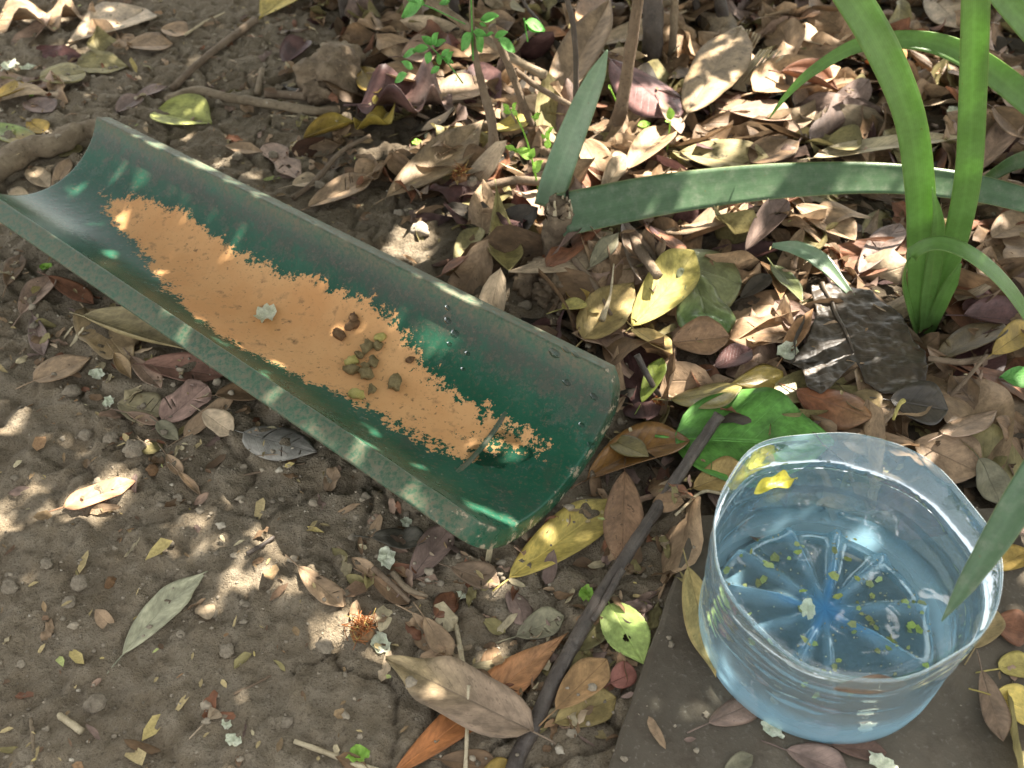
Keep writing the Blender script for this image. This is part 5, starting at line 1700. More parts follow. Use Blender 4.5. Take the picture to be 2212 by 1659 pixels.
# frayed bundle of dry fibre
for (a, b, n_, lab) in [((1600, 118), (1618, 66), 9, 'frayed bundle of pale dry fibres behind the very large leaf'), ((1602, 196), (1672, 112), 8, 'pale dry fibre strip bright with sun at the back')]:
    z0 = float(hget(*un(*a, 0.02)[:2]))
    e = empty('frayed_straw', un(*a, z0))
    tag(e, lab, 'straw')
    for k in range(n_):
        o1 = (k - n_ / 2) * 5.0
        p0 = un(a[0] + o1 * .9, a[1] + o1 * .2, z0 + .004); p1 = un(b[0] + o1 * 1.4, b[1] + o1 * .35 + rng.uniform(-6, 6), z0 + .03)
        V, Fc, uv = tube([p0, (p0 + p1) / 2 + rng.normal(0, .0006, 3), p1], [1.5 * mm, 1.5 * mm, 1.1 * mm], 5, n=8, knob=.2)
        centred('fibre', V, Fc, M_STRAW, {'luv': uv}, parent=e)


# ------------------------------------------------------------------ strap-leaved plants
def ribbon(P, W, mat, parent, name='leaf_blade', chan=0.22, thick=0.0011, n=44, face=None, seed=1.0, roll=0.0):
    Q = catmull(P, n)
    Wd = np.interp(np.linspace(0, 1, n), np.linspace(0, 1, len(W)), W) / 2
    T = np.gradient(Q, axis=0); T /= np.linalg.norm(T, axis=1)[:, None]
    cross = np.linspace(-1, 1, 9)
    V, uv, pos = [], [], []
    L = np.r_[0, np.cumsum(np.linalg.norm(np.diff(Q, axis=0), axis=1))]
    for i in range(n):
        f = (CAMP + np.array([0.1, -.1, .25]) - Q[i]) if face is None else np.array(face, float)
        s = np.cross(T[i], f); s /= np.linalg.norm(s)
        nn = np.cross(s, T[i])
        if roll:
            c_, s_ = math.cos(roll), math.sin(roll)
            s, nn = s * c_ + nn * s_, nn * c_ - s * s_
        for sd_ in (0, 1):
            for v in (cross if sd_ == 0 else cross[::-1]):
                off = chan * Wd[i] * (v * v) - (thick * (1 - .75 * v * v) if sd_ else 0)
                V.append(Q[i] + s * Wd[i] * v + nn * off)
                uv.append((i / (n - 1), v, 0)); pos.append((L[i], v * Wd[i], seed))
    m = 18
    Fc = []
    for i in range(n - 1):
        for k in range(m):
            k2 = (k + 1) % m
            Fc.append((i * m + k, i * m + k2, (i + 1) * m + k2, (i + 1) * m + k))
    Fc.append(tuple(range(m - 1, -1, -1))); Fc.append(tuple((n - 1) * m + k for k in range(m)))
    return centred(name, V, Fc, mat, {'luv': np.array(uv), 'lpos': np.array(pos)}, parent=parent)


BYp = gY(1992, 722)
plant = empty('strap_leaf_plant', un(1992, 722, 0))
tag(plant, 'fresh green plant with tall upright strap leaves rooted behind the water bowl', 'plant')
ribbon([aty(1988, 735, BYp), aty(1984, 640, BYp + .002), aty(1988, 520, BYp + .006), aty(1985, 400, BYp + .010), aty(1962, 250, BYp + .014), aty(1905, 110, BYp + .016), aty(1828, -20, BYp + .016), aty(1750, -120, BYp + .01), aty(1660, -200, BYp), aty(1560, -235, BYp - .01)],
       [.008, .016, .0205, .0215, .0215, .0225, .0220, .018, .011, .0008], M_STRAP, plant, seed=1)
ribbon([aty(1998, 735, BYp + .003), aty(2022, 640, BYp + .006), aty(2062, 520, BYp + .010), aty(2090, 380, BYp + .016), aty(2100, 200, BYp + .020), aty(2106, 0, BYp + .022), aty(2108, -140, BYp + .022), aty(2118, -300, BYp + .02), aty(2140, -420, BYp + .01)],
       [.008, .014, .0185, .0190, .0185, .0180, .0160, .010, .0008], M_STRAP, plant, seed=5)
ribbon([aty(1994, 735, BYp - .002), aty(2006, 640, BYp), aty(2018, 560, BYp + .002), aty(2026, 480, BYp + .004), aty(2014, 405, BYp + .004)], [.007, .012, .012, .009, .001], M_STRAP, plant, seed=9)
ribbon([aty(1984, 735, BYp - .003), aty(1962, 660, BYp - .008), aty(1952, 600, BYp - .012), aty(1972, 550, BYp - .018), aty(2030, 526, BYp - .026), aty(2110, 560, BYp - .036), aty(2190, 640, BYp - .046), aty(2260, 760, BYp - .056), aty(2300, 860, BYp - .06)],
       [.007, .011, .012, .012, .0135, .0150, .0150, .012, .002], M_STRAP, plant, seed=12, chan=.15, face=(.15, -.35, 1))
ribbon([aty(2000, 735, BYp + .002), aty(2030, 660, BYp - .004), aty(2055, 610, BYp - .006), aty(2075, 570, BYp - .006)], [.007, .011, .010, .002], M_STRAP, plant, seed=15)

# neighbour rooted beyond the right edge: arching and fallen leaves
NB = un(2420, 560, 0)
plant2 = empty('strap_leaf_plant', NB)
tag(plant2, 'strap-leaved plant at the right edge, its leaves arching and fallen to the left', 'plant')
ribbon([NB, aty(2380, 420, NB[1]), aty(2290, 285, NB[1] + .01), aty(2190, 192, NB[1] + .02), aty(2090, 122, NB[1] + .03), aty(1985, 88, NB[1] + .04), aty(1860, 96, NB[1] + .05), aty(1760, 150, NB[1] + .055), aty(1700, 205, NB[1] + .058), aty(1660, 258, NB[1] + .06)],
       [.012, .02, .021, .021, .0190, .0150, .0120, .0085, .0050, .0006], M_STRAP, plant2, seed=22, n=60, chan=.18)
ribbon([NB + np.array([0, .0, .0]), un(2330, 470, .05), un(2212, 432, .068), un(2080, 402, .070), un(1900, 385, .066), un(1700, 390, .058), un(1520, 408, .050), un(1380, 430, .046), un(1206, 466, .044)],
       [.012, .016, .020, .023, .026, .030, .034, .036, .037], M_STRAPD, plant2, seed=27, n=70, chan=.10)
FY = un(1190, 440, .030)[1]
ribbon([un(1182, 448, .028), aty(1200, 390, FY + .006), aty(1228, 310, FY + .016), aty(1262, 225, FY + .028), aty(1290, 160, FY + .036), aty(1312, 108, FY + .042)],
       [.024, .026, .0245, .021, .015, .0015], M_STRAPP, plant2, 'folded_tip', seed=31, chan=.12)
ribbon([NB, un(2330, 330, .12), un(2212, 345, .085), un(2150, 375, .06), un(2095, 412, .035)], [.01, .016, .014, .010, .002], M_STRAPD, plant2, seed=35)
ribbon([NB, aty(2350, 200, NB[1] - .02), aty(2250, 90, NB[1] - .02), aty(2180, 10, NB[1] - .02), aty(2100, -80, NB[1] - .02), aty(2010, -150, NB[1] - .03), aty(1920, -180, NB[1] - .04)], [.012, .02, .019, .018, .015, .009, .0008], M_STRAP, plant2, seed=38)
NC = un(2520, 1000, 0)
plant3 = empty('strap_leaf_plant', NC)
tag(plant3, 'strap-leaved plant off the right edge whose leaf tip points into the water bowl', 'plant')
ribbon([NC, un(2420, 830, .14), un(2310, 920, .175), un(2212, 1065, .165), un(2150, 1165, .150), un(2085, 1265, .135), un(2034, 1342, .122)], [.010, .016, .0175, .0165, .0140, .0085, .0006], M_STRAPD, plant3, seed=44, n=50, chan=.25)
# slanting strip of old green leaf on the litter
strip = empty('loose_strap_leaf', un(1760, 570, .02))
tag(strip, 'slanting yellow-green strip of strap leaf ending at the sodden leaf', 'leaf')
zs = float(hget(*un(1760, 575, .02)[:2])) + .008
ribbon([un(1668, 530, zs + .004), un(1720, 536, zs + .010), un(1775, 565, zs + .008), un(1842, 640, zs + .001)], [.004, .012, .014, .004], M_STRAPP, strip, seed=50)


# ------------------------------------------------------------------ seedlings
def leaflet(parent, p, d, L, W, mat, up=(0, -.35, 1)):
    d = np.array(d, float); d /= np.linalg.norm(d)
    s = np.cross(np.array(up, float), d); s /= np.linalg.norm(s)
    nn = np.cross(d, s)
    V, Fc = [], []
    nu = 7
    for i in range(nu):
        t = i / (nu - 1)
        w = W / 2 * max(.03, math.sin(math.pi * t ** .85) ** .8)
        for v in (-1, 0, 1):
            V.append(np.array(p) + d * L * t + s * w * v + nn * (.18 * W * v * v - .15 * L * t * t))
    for i in range(nu - 1):
        for k in range(2):
            a = i * 3 + k
            Fc.append((a, a + 1, a + 4, a + 3))
    return centred('leaflet', V, Fc, mat, None, parent)


def seedling(px, Y, radii, mat_stem, mat_leaf, leaflets, label, L=.014, W=.010):
    P = np.array([aty(x, y, Y) for x, y in px])
    e = empty('seedling', P[0])
    tag(e, label, 'seedling')
    V, Fc, uv = tube(P, radii, 6, n=6 * len(P))
    centred('stem', V, Fc, mat_stem, {'luv': uv}, parent=e)
    for (x, y, dx, dy, sc) in leaflets:
        p = aty(x, y, Y - .004); q = aty(x + dx, y + dy, Y - .004 + rng.uniform(-.004, .004))
        leaflet(e, p, q - p, np.linalg.norm(q - p) * sc, np.linalg.norm(q - p) * sc * .72, mat_leaf)
    return e


seedling([(1022, 130), (1020, 70), (1018, 0), (1018, -60)], Y3 + .012, [.9 * mm, .8 * mm, .7 * mm], M_GREEN, M_GREEN,
         [(1022, 72, -24, 34, 1.1), (1022, 70, 30, 6, 1), (1026, 76, 16, 38, 1), (1052, 78, 14, -8, 1), (1070, 82, 26, -14, 1), (1075, 88, 34, 20, 1.15), (1035, 52, 16, 4, 1), (1040, 46, 36, -14, 1)],
         'green seedling sprig with rounded leaflets high on the brown stem')
seedling([(1000, 180), (970, 140), (935, 105), (918, 80)], Y3 + .016, [.7 * mm, .6 * mm, .5 * mm], M_GREEN, M_GREEN,
         [(935, 98, -24, -20, 1), (938, 96, 6, -26, 1), (940, 100, 22, -14, 1), (925, 105, -34, 4, 1), (930, 112, -8, 26, 1), (942, 118, 10, 22, 1), (955, 122, 16, -16, 1), (958, 128, 22, 8, 1),
          (900, 112, -30, 10, 1), (880, 160, -28, 18, 1), (890, 150, -22, -18, 1), (950, 145, -20, 14, 1), (965, 135, 12, -24, 1)],
         'fine pale green seedling sprig left of the brown stem', .01, .006)
seedling([(880, 0), (920, 12), (960, 30), (1005, 52)], Y3 + .02, [.8 * mm, .7 * mm, .6 * mm], M_GREEN, M_GREEN, [(918, 6, -52, 30, 1), (950, 10, 20, -8, 1), (958, 12, 14, -14, 1)],
         'thin green sprig with a narrow leaf at the top edge')
seedling([(1140, 90), (1135, 60), (1132, 40)], Y4 + .03, [.8 * mm, .7 * mm], M_GREEN, M_GREEN, [(1133, 50, 46, 14, 1.0), (1138, 58, 30, 12, .9)], 'single broad green leaf on a thread stalk beside the thin stem')
YS = gY(1165, 445)
seedling([(1170, 450), (1158, 385), (1148, 340), (1135, 295), (1115, 250), (1108, 235)], YS, [1.0 * mm, .9 * mm, .8 * mm, .5 * mm], M_LIME, M_LIME,
         [(1150, 342, -44, -24, .8), (1112, 325, -26, -12, .8), (1120, 330, -16, -12, .8), (1155, 372, 30, -52, .5), (1182, 320, 6, -34, .6), (1182, 300, 8, -26, .7), (1186, 286, 10, -14, .8), (1176, 300, -8, -14, .8),
          (1116, 250, -14, -16, .9), (1110, 238, 4, -18, .9), (1104, 245, -22, -6, .8), (1098, 240, -12, -18, .9), (1158, 258, 4, -22, .7), (1160, 250, 10, -8, .8), (1154, 262, -6, -14, .8), (1148, 340, 10, -40, .5)],
         'feathery lime-green young shoot left of the folded strap leaf', .008, .004)
YT = gY(1388, 300)
seedling([(1390, 312), (1387, 290), (1386, 268)], YT, [.9 * mm, .8 * mm], M_LIME, M_LIME, [(1378, 272, 24, -6, 1.1), (1386, 272, 16, 4, 1.1), (1390, 270, 18, -4, .9)], 'tiny lime seedling with a heart-shaped leaf in the sun patch')
seedling([(1378, 292), (1376, 280), (1345, 245), (1318, 190)], YT + .02, [.9 * mm, .8 * mm, .7 * mm], M_LIME, M_LIME, [(1318, 192, -4, -12, .8)], 'bare lime-green curved shoot beside the leaning sapling')
seedling([(1438, 345), (1444, 300), (1448, 262)], YT - .03, [.9 * mm, .8 * mm], M_LIME, M_LIME, [(1448, 258, -2, -26, 1), (1446, 264, -14, -6, .7)], 'thin lime shoot with one upright leaf left of the very large leaf')
YR = gY(2190, 860)
seedling([(2260, 900), (2240, 860), (2230, 830)], YR, [1.2 * mm, 1.0 * mm], M_GREEN, M_GREEN, [(2238, 822, -76, -10, 1.0), (2250, 850, -60, 30, .9), (2225, 830, 40, -20, 1)], 'round-leaved green seedling at the right edge above the bowl')


# ------------------------------------------------------------------ petals, clods and small things
def crumple(name, x, y, size, mat, label, cat, z=None, on=None, seed=0, group=None, elong=.7, amp=.75):
    if on == 'tile':
        p = tile_hit(x, y)[1] + np.array([0, 0, .0008])
    elif z is not None:
        p = un(x, y, z)
    else:
        zz = 0.0
        for _ in range(3):
            g = un(x, y, zz); zz = float(hget(g[0], g[1])) + .001
        p = un(x, y, zz)
    n, m = 22, 5
    a0 = rng.uniform(0, 6.28)
    V = [np.zeros(3)]
    rad = [1 + .5 * (float(vnoise(np.array(k * .9 + seed), np.array(seed * 1.7))) - .5) + (.16 if k % 3 == 0 else 0) for k in range(n)]
    for j in range(1, m + 1):
        for k in range(n):
            a = 2 * math.pi * k / n
            r = size * j / m * rad[k]
            X, Yy = r * math.cos(a), r * elong * math.sin(a)
            Z = amp * size * (float(fbm(np.array(X / size * 3.2 + seed * 3), np.array(Yy / size * 3.2 + seed), 5, 2)) - .35) + .25 * amp * size * (j / m) ** 2
            V.append(np.array([X * math.cos(a0) - Yy * math.sin(a0), X * math.sin(a0) + Yy * math.cos(a0), max(Z, 0)]))
    Fc = [(0, 1 + k, 1 + (k + 1) % n) for k in range(n)]
    for j in range(m - 1):
        for k in range(n):
            k2 = (k + 1) % n
            Fc.append((1 + j * n + k, 1 + (j + 1) * n + k, 1 + (j + 1) * n + k2, 1 + j * n + k2))
    o = centred(name, np.array(V) + p, Fc, mat)
    tag(o, label, cat, group)
    return o


PET = [(578, 682, 9.0, 'white petal lying on the orange bed of the trough', 'tile'), (1702, 762, 8.0, 'white crumpled petal left of the sodden leaf', None), (2072, 818, 8.0, 'sunlit white petal right of the sodden leaf', None),
       (1005, 1276, 8.0, 'white petal on the soil below the trough front end', None), (835, 1207, 6.5, 'white petal on the brown leaf left of the trough front', None), (822, 1392, 6.5, 'pale petal beside the spent flower head', None),
       (210, 810, 5.5, 'small white petal left of the broad golden-tan leaf', None), (236, 870, 4.5, 'small white petal left of the olive crackled leaf', None), (22, 146, 9.0, 'large white petal in the far left corner', None),
       (62, 148, 6.5, 'greenish white petal next to the large one in the far left corner', None), (1668, 1575, 5.5, 'white petal on the slab at the bowl foot', None), (1905, 1652, 6.0, 'white petal at the bottom edge in front of the bowl', None),
       (878, 1130, 4.0, 'tiny white petal near the trough front corner', None), (935, 298, 8.0, 'greenish white petal behind the long plain brown leaf', None), (505, 1600, 4.0, 'pale petal scrap on the front soil', None),
       (490, 1565, 3.0, 'tiny pale petal near the fan-shaped leaf', None), (1268, 1285, 5.0, 'pale yellow petal cluster left of the long dark stick', None), (2058, 245, 7.0, 'white petal between the upright strap leaves', None),
       (903, 310, 5.0, 'lime flower scrap behind the trough', None), (775, 1632, 5.0, 'round pale green petal at the bottom edge', None), (100, 578, 4.5, 'lime petal on the split pinkish leaf', None), (72, 205, 4.0, 'lime petal on the soil in the far left', None)]
for k, (x, y, s, lab, on) in enumerate(PET):
    lime = any(w_ in lab for w_ in ('lime', 'yellow', 'green petal'))
    crumple('petal', x, y, s * mm * 1.2, M_LIME if lime else M_PETAL, lab, 'petal', on=on, seed=k + 1, group='fallen petals')
crumple('petal', 1745, 1318, 6 * mm, M_PETAL, 'white petal sunk in the middle of the water bowl', 'petal', z=SZ + .036, seed=31, group='fallen petals')

# leaves afloat in the bowl
def float_leaf(b, t, w, shape, col, label, z, **k):
    B_, T_ = un(*b, z)[:2], un(*t, z)[:2]
    L = np.linalg.norm(T_ - B_); d = (T_ - B_) / L; n = np.array([-d[1], d[0]])
    c = np.array(col)
    P, Fc, A, dims = leaf_arrays(L, w, shape, c, **k)
    P = to_world(P, B_, d, n); P[:, 2] += z - P[:, 2].min() + .0003
    o = centred('floating_leaf', P, Fc, M_LEAF, A)
    tag(o, label, 'leaf')


float_leaf((1628, 1068), (1722, 1036), .013, 'lan', (.48, .42, .05), 'small curled yellow leaf afloat at the left of the water bowl', WZ, curl=.9, wave=.4, wet=.5, trans=.5, spots=.5)
float_leaf((1800, 1490), (1960, 1478), .012, 'ell', (.20, .115, .06), 'brown leaf afloat against the near wall of the water bowl', WZ, curl=.5, wet=.6, trans=.3, tear=.3)

CL = [(905, 497, 15, M_PALE, 'large pale sunlit clod behind the trough'), (862, 462, 9, M_PALE, 'smaller pale clod left of the large sunlit one'), (1135, 660, 9, M_CLOD, 'round grey woolly nut touching the far rim of the trough'),
      (1019, 392, 9, M_PALE, 'pink-tinged pale lump by the spent flower behind the trough'), (155, 845, 11, M_CLOD, 'sunlit clod on the soil left of the trough'), (290, 970, 13, M_CLOD, 'biggest bright clod left of the trough'),
      (240, 945, 9, M_CLOD, 'clod next to the biggest bright one'), (185, 940, 8, M_CLOD, 'grey flat clod on the left soil'), (690, 400, 8, M_CLOD, 'grey clod behind the far rim'), (512, 338, 9, M_CLOD, 'clod left of the torn pinkish leaf'),
      (590, 335, 8, M_CLOD, 'round clod above the torn pinkish leaf'), (490, 1405, 8, M_CLOD, 'lone grey pebble-like clod in front'), (20, 1270, 9, M_CLOD, 'clod at the left edge of the front soil'), (170, 1260, 9, M_CLOD, 'round clod on the front left soil'),
      (150, 1300, 7, M_CLOD, 'small dark clod on the front left soil'), (700, 1395, 9, M_CLOD, 'clod in front of the cracked tan leaf'), (620, 1560, 6, M_CLOD, 'acorn-like hollow nut on the front soil'), (205, 1520, 10, M_CLOD, 'flat purple-grey clod at the lower left'),
      (385, 1075, 6, M_CLOD, 'little clod below the rolled tan scrap'), (100, 1218, 7, M_CLOD, 'hollow dark nut shell on the front left soil'), (330, 1015, 8, M_KIB, 'reddish berry on the soil left of the trough'), (240, 1258, 7, M_KIB, 'brown pointed seed pod on the front left soil')]
for k, (x, y, r, m_, lab) in enumerate(CL):
    r *= mm * .60
    V, Fc = lump_mesh(r, .72, 80 + k, .38, 3)
    zz = 0.0
    for _ in range(2):
        g = un(x, y, zz); zz = float(hget(g[0], g[1])) + r * .3
    V += un(x, y, zz)
    hput(V)
    o = centred('soil_clod' if m_ in (M_CLOD, M_PALE) else 'seed_pod', V, Fc, m_)
    tag(o, lab, 'clod' if m_ in (M_CLOD, M_PALE) else 'seed pod')

# spent flower heads: a ragged brown cup of fibres
for (x, y, s, lab) in [(785, 1368, .011, 'spent brown flower head with rusty fibres on the front soil'), (995, 385, .010, 'spent rusty flower head behind the trough'), (1417, 875, .005, 'orange flower scrap by the trough corner')]:
    zz = 0.0
    for _ in range(2):
        g = un(x, y, zz); zz = float(hget(g[0], g[1])) + .002
    c = un(x, y, zz)
    e = empty('flower_head', c)
    tag(e, lab, 'flower head')
    V, Fc = lump_mesh(s * .7, .7, int(x), .3, 2)
    centred('cup', V + c + np.array([0, 0, s * .2]), Fc, M_KIB, None, e)
    bag = Bag()
    for k in range(70):
        a, el = rng.uniform(0, 6.28), rng.uniform(.2, 1.3)
        d = np.array([math.cos(a) * math.cos(el), math.sin(a) * math.cos(el), math.sin(el)])
        p0 = c + np.array([0, 0, s * .3]) + d * s * .4
        V, Fc, uv = tube([p0, p0 + d * s * .3 + rng.normal(0, s * .2, 3), p0 + d * s * .45 + rng.normal(0, s * .3, 3)], [.35 * mm, .35 * mm, .2 * mm], 4, n=5)
        col = np.array([.26, .095, .03]) if rng.random() < .75 else np.array([.42, .30, .10])
        bag.add(V, Fc, {'lcol': np.tile(col * rng.uniform(.6, 1.3), (len(V), 1))})
    V, Fc, A = bag.arrays()
    f_ = centred('fibres', V, Fc, M_FRAG, A, e)
    f_['kind'] = 'stuff'

# crumbs of soil and chips of leaf: nobody could count them
import bmesh
bm = bmesh.new(); bmesh.ops.create_icosphere(bm, subdivisions=1, radius=1.0)
ICO = np.array([v.co[:] for v in bm.verts]); ICF = [tuple(v.index for v in f.verts) for f in bm.faces]; bm.free()
bm = bmesh.new(); bmesh.ops.create_icosphere(bm, subdivisions=2, radius=1.0)
ICO2 = np.array([v.co[:] for v in bm.verts]); ICF2 = [tuple(v.index for v in f.verts) for f in bm.faces]; bm.free()
bag = Bag()
k = 0
while k < 6500:
    x, y = rng.uniform(-.80, .80), rng.uniform(.12, 1.45)
    dens = .15 + .85 * float(vnoise(np.array(x * 9), np.array(y * 9), 91)) ** 1.5
    if rng.random() > dens: continue
    if in_poly(np.array(x), np.array(y), TILE_CORE): continue
    if in_poly(np.array(x), np.array(y), SLAB) and rng.random() > (.75 if float(poly_dist(np.array(x), np.array(y), SLAB)) < .012 else .18): continue
    if in_bowl(x, y, .085): continue
    if float(litter_mask(np.array([x]), np.array([y]))[0]) > .7 and rng.random() < .8: continue
    if H[int((y - hy[0]) / HS + .5), int((x - hx[0]) / HS + .5)] - GH[int((y - hy[0]) / HS + .5), int((x - hx[0]) / HS + .5)] > .003 and rng.random() < .93: continue
    r = min(.0034, .0008 * (1 + rng.pareto(2.6)))
    if in_poly(np.array(x), np.array(y), SLAB): r *= .6
    I_, F_ = (ICO2, ICF2) if r > .0017 else (ICO, ICF)
    sd_ = rng.uniform(0, 50)
    V = I_ * (1 + 1.3 * (fbm(I_[:, 0] * 1.5 + sd_, I_[:, 1] * 1.5 + I_[:, 2] * 1.2 + sd_, 3, 2) - .5))[:, None] * r * np.array([1, rng.uniform(.65, 1), rng.uniform(.5, .85)])
    V = V + np.array([x, y, float(hget(x, y)) + r * .25])
    c = np.array([.24, .20, .146]) * rng.uniform(.65, 1.25)
    if rng.random() < .04: c = np.array([.40, .35, .27])
    bag.add(V, F_, {'lcol': np.tile(c, (len(V), 1))}); k += 1
V, Fc, A = bag.arrays()
tag(centred('soil_crumbs', V, Fc, M_CRUMB, A), 'loose crumbs of grey-brown soil strewn over the bare ground', 'soil', kind='stuff')
bag = Bag()
k = 0
CH = [(.36, .28, .14), (.22, .15, .08), (.16, .10, .06), (.42, .33, .13), (.28, .17, .09), (.40, .43, .16), (.46, .39, .24)]
while k < 3000:
    x, y = rng.uniform(-.80, .80), rng.uniform(.12, 1.45)
    if in_poly(np.array(x), np.array(y), TILE_CORE) or in_bowl(x, y, .085): continue
    if in_poly(np.array(x), np.array(y), SLAB) and rng.random() < .93: continue
    if rng.random() > .2 + float(vnoise(np.array(x * 7), np.array(y * 7), 95)): continue
    if H[int((y - hy[0]) / HS + .5), int((x - hx[0]) / HS + .5)] - GH[int((y - hy[0]) / HS + .5), int((x - hx[0]) / HS + .5)] > .003 and rng.random() < .85: continue
    a = rng.uniform(0, 6.28); L = min(.010, .0016 * (1 + rng.pareto(2.0))); W = L * rng.uniform(.18, .6)
    z = float(hget(x, y)) + .0008
    t = rng.normal(0, .25, 2)
    q = np.array([(-L, 0, 0), (-L * .3, -W, 0), (L * .5, -W * .8, 0), (L, 0, 0), (L * .3, W, 0), (-L * .5, W * .7, 0)]) * rng.uniform(.75, 1.2, (6, 1))
    q[:, 2] = q[:, 0] * t[0] + q[:, 1] * t[1] + np.abs(q[:, 1]) * .5 + abs(t[0]) * L * .7
    q = np.stack([q[:, 0] * math.cos(a) - q[:, 1] * math.sin(a), q[:, 0] * math.sin(a) + q[:, 1] * math.cos(a), q[:, 2]], 1) + np.array([x, y, z])
    c = np.array(CH[rng.choice(7, p=[.28, .24, .18, .08, .07, .05, .10])]) * rng.uniform(.7, 1.25)
    bag.add(q, [(0, 1, 2, 3), (0, 3, 4, 5)], {'lcol': np.tile(c, (6, 1))}); k += 1
V, Fc, A = bag.arrays()
tag(centred('leaf_chips', V, Fc, M_FRAG, A), 'tiny chips of dead leaf and petal scattered on the soil', 'leaf chips', kind='stuff')

# ------------------------------------------------------------------ the tree overhead, out of the picture, whose crown breaks up the sunlight
s3 = np.array(SUN[:])
HOLES = [  # where sun reaches the ground between its leaves: survey point, radius, height of the place
 (160, 843, 13, 0), (27, 932, 22, 0), (213, 930, 14, 0), (287, 972, 20, 0), (60, 1040, 26, 0), (105, 1040, 16, 0), (300, 1048, 14, 0), (377, 1053, 14, 0), (200, 1075, 22, 0), (265, 1042, 12, 0),
 (277, 1129, 15, 0), (363, 1136, 13, 0), (27, 1190, 18, 0), (377, 1223, 14, 0), (483, 1229, 22, 0), (450, 1215, 12, 0), (560, 1240, 15, 0), (517, 1192, 9, 0), (367, 1253, 12, 0), (600, 1270, 9, 0), (700, 1310, 10, 0),
 (413, 723, 14, .066), (580, 842, 17, .066), (687, 930, 16, .066), (447, 364, 12, .066), (480, 385, 7, .066), (203, 463, 9, .05), (175, 493, 11, .05), (205, 521, 9, .06), (290, 440, 8, .04), (984, 636, 8, .066), (1155, 700, 12, .066),
 (1160, 920, 11, .045), (1130, 950, 8, .04), (1245, 930, 13, .05), (1210, 945, 10, .05), (900, 1035, 12, .085), (860, 1005, 9, .085), (950, 1080, 12, .085), (985, 1110, 10, .085), (780, 990, 8, .066), (560, 775, 7, .06), (640, 815, 7, .05), (850, 845, 12, .03), (820, 740, 9, .03), (640, 640, 6, .03),
 (905, 492, 24, .01), (870, 470, 12, .01), (800, 490, 12, 0), (915, 380, 16, .01), (870, 410, 12, .01), (1010, 590, 14, .01), (1305, 705, 24, .01), (1290, 735, 16, .01), (1415, 665, 15, .01), (1400, 705, 18, .01), (1455, 835, 16, .01), (1417, 875, 10, .01), (1430, 775, 12, .01),
 (1290, 400, 28, .02), (1250, 350, 30, .02), (1310, 310, 34, .02), (1400, 350, 26, .02), (1250, 200, 30, .04), (1265, 130, 26, .05), (1180, 120, 24, .04), (1130, 100, 20, .04), (1200, 300, 24, .06), (1190, 390, 20, .04), (1290, 230, 30, .1), (1080, 280, 28, .02), (1120, 320, 24, .03),
 (1060, 400, 16, .02), (1340, 180, 20, .04), (1400, 210, 26, .03), (1450, 270, 32, .03), (1500, 300, 40, .03), (1560, 250, 34, .03), (1590, 150, 28, .05), (1540, 180, 20, .04), (1650, 170, 44, .04), (1720, 150, 34, .04), (1760, 200, 36, .04), (1690, 250, 36, .03), (1740, 290, 36, .03), (1600, 320, 26, .03),
 (1820, 130, 30, .05), (1870, 60, 36, .06), (1900, 130, 30, .10), (1880, 200, 28, .04), (1960, 50, 34, .05), (2020, 30, 40, .05), (2060, 60, 24, .05), (1950, 250, 24, .15), (1960, 170, 18, .17), (1925, 130, 20, .20), (1940, 200, 16, .17), (1975, 300, 14, .14), (1985, 385, 12, .10), (2100, 130, 18, .22), (1900, 90, 16, .16), (2120, 165, 18, .16), (1700, 205, 14, .10), (2010, 150, 30, .15), (2060, 170, 24, .15), (2140, 190, 22, .14), (1975, 410, 20, .09), (1980, 560, 20, .05), (1985, 470, 12, .08), (2015, 600, 15, .03), (2040, 575, 12, .03),
 (2100, 60, 18, .2), (2150, 450, 22, .04), (2190, 420, 20, .04), (2180, 560, 18, .03), (2110, 770, 22, .02), (2080, 815, 12, .02), (1540, 470, 30, .02), (1600, 480, 24, .02), (1480, 490, 20, .02), (1680, 470, 24, .02), (1760, 440, 18, .02), (1500, 440, 18, .06), (1400, 460, 16, .05), (1880, 560, 10, .02), (1830, 480, 14, .02),
 (980, 170, 28, .02), (930, 150, 20, .02), (870, 190, 22, .02), (930, 265, 26, .02), (880, 270, 18, .02), (1030, 90, 22, .03), (1080, 70, 16, .05), (1000, 260, 22, .02), (1090, 190, 22, .03), (820, 280, 14, .02), (1440, 60, 22, .05), (1490, 130, 20, .04), (1510, 40, 18, .04), (1690, 50, 24, .04), (1790, 20, 22, .04), (1380, 60, 14, .1),
 (10, 25, 30, .01), (60, 20, 18, .01), (165, 95, 20, .01), (120, 10, 20, .01), (230, 40, 12, .01), (300, 115, 10, 0), (2030, 945, 16, .02), (1945, 905, 10, .01), (1560, 1370, 12, .01), (1510, 1330, 12, .01), (2180, 1330, 10, .01), (1860, 920, 12, .01)]
HP = []
for (x, y, r, z) in HOLES:
    g = un(x, y, z)
    q = g - s3 * (g[2] / s3[2])
    rad = r * np.linalg.norm(g - CAMP) / FPX
    HP.append((q[0], q[1], rad * (1.35 if z == .066 else 1.0 if z > 0 else .66) + .002))
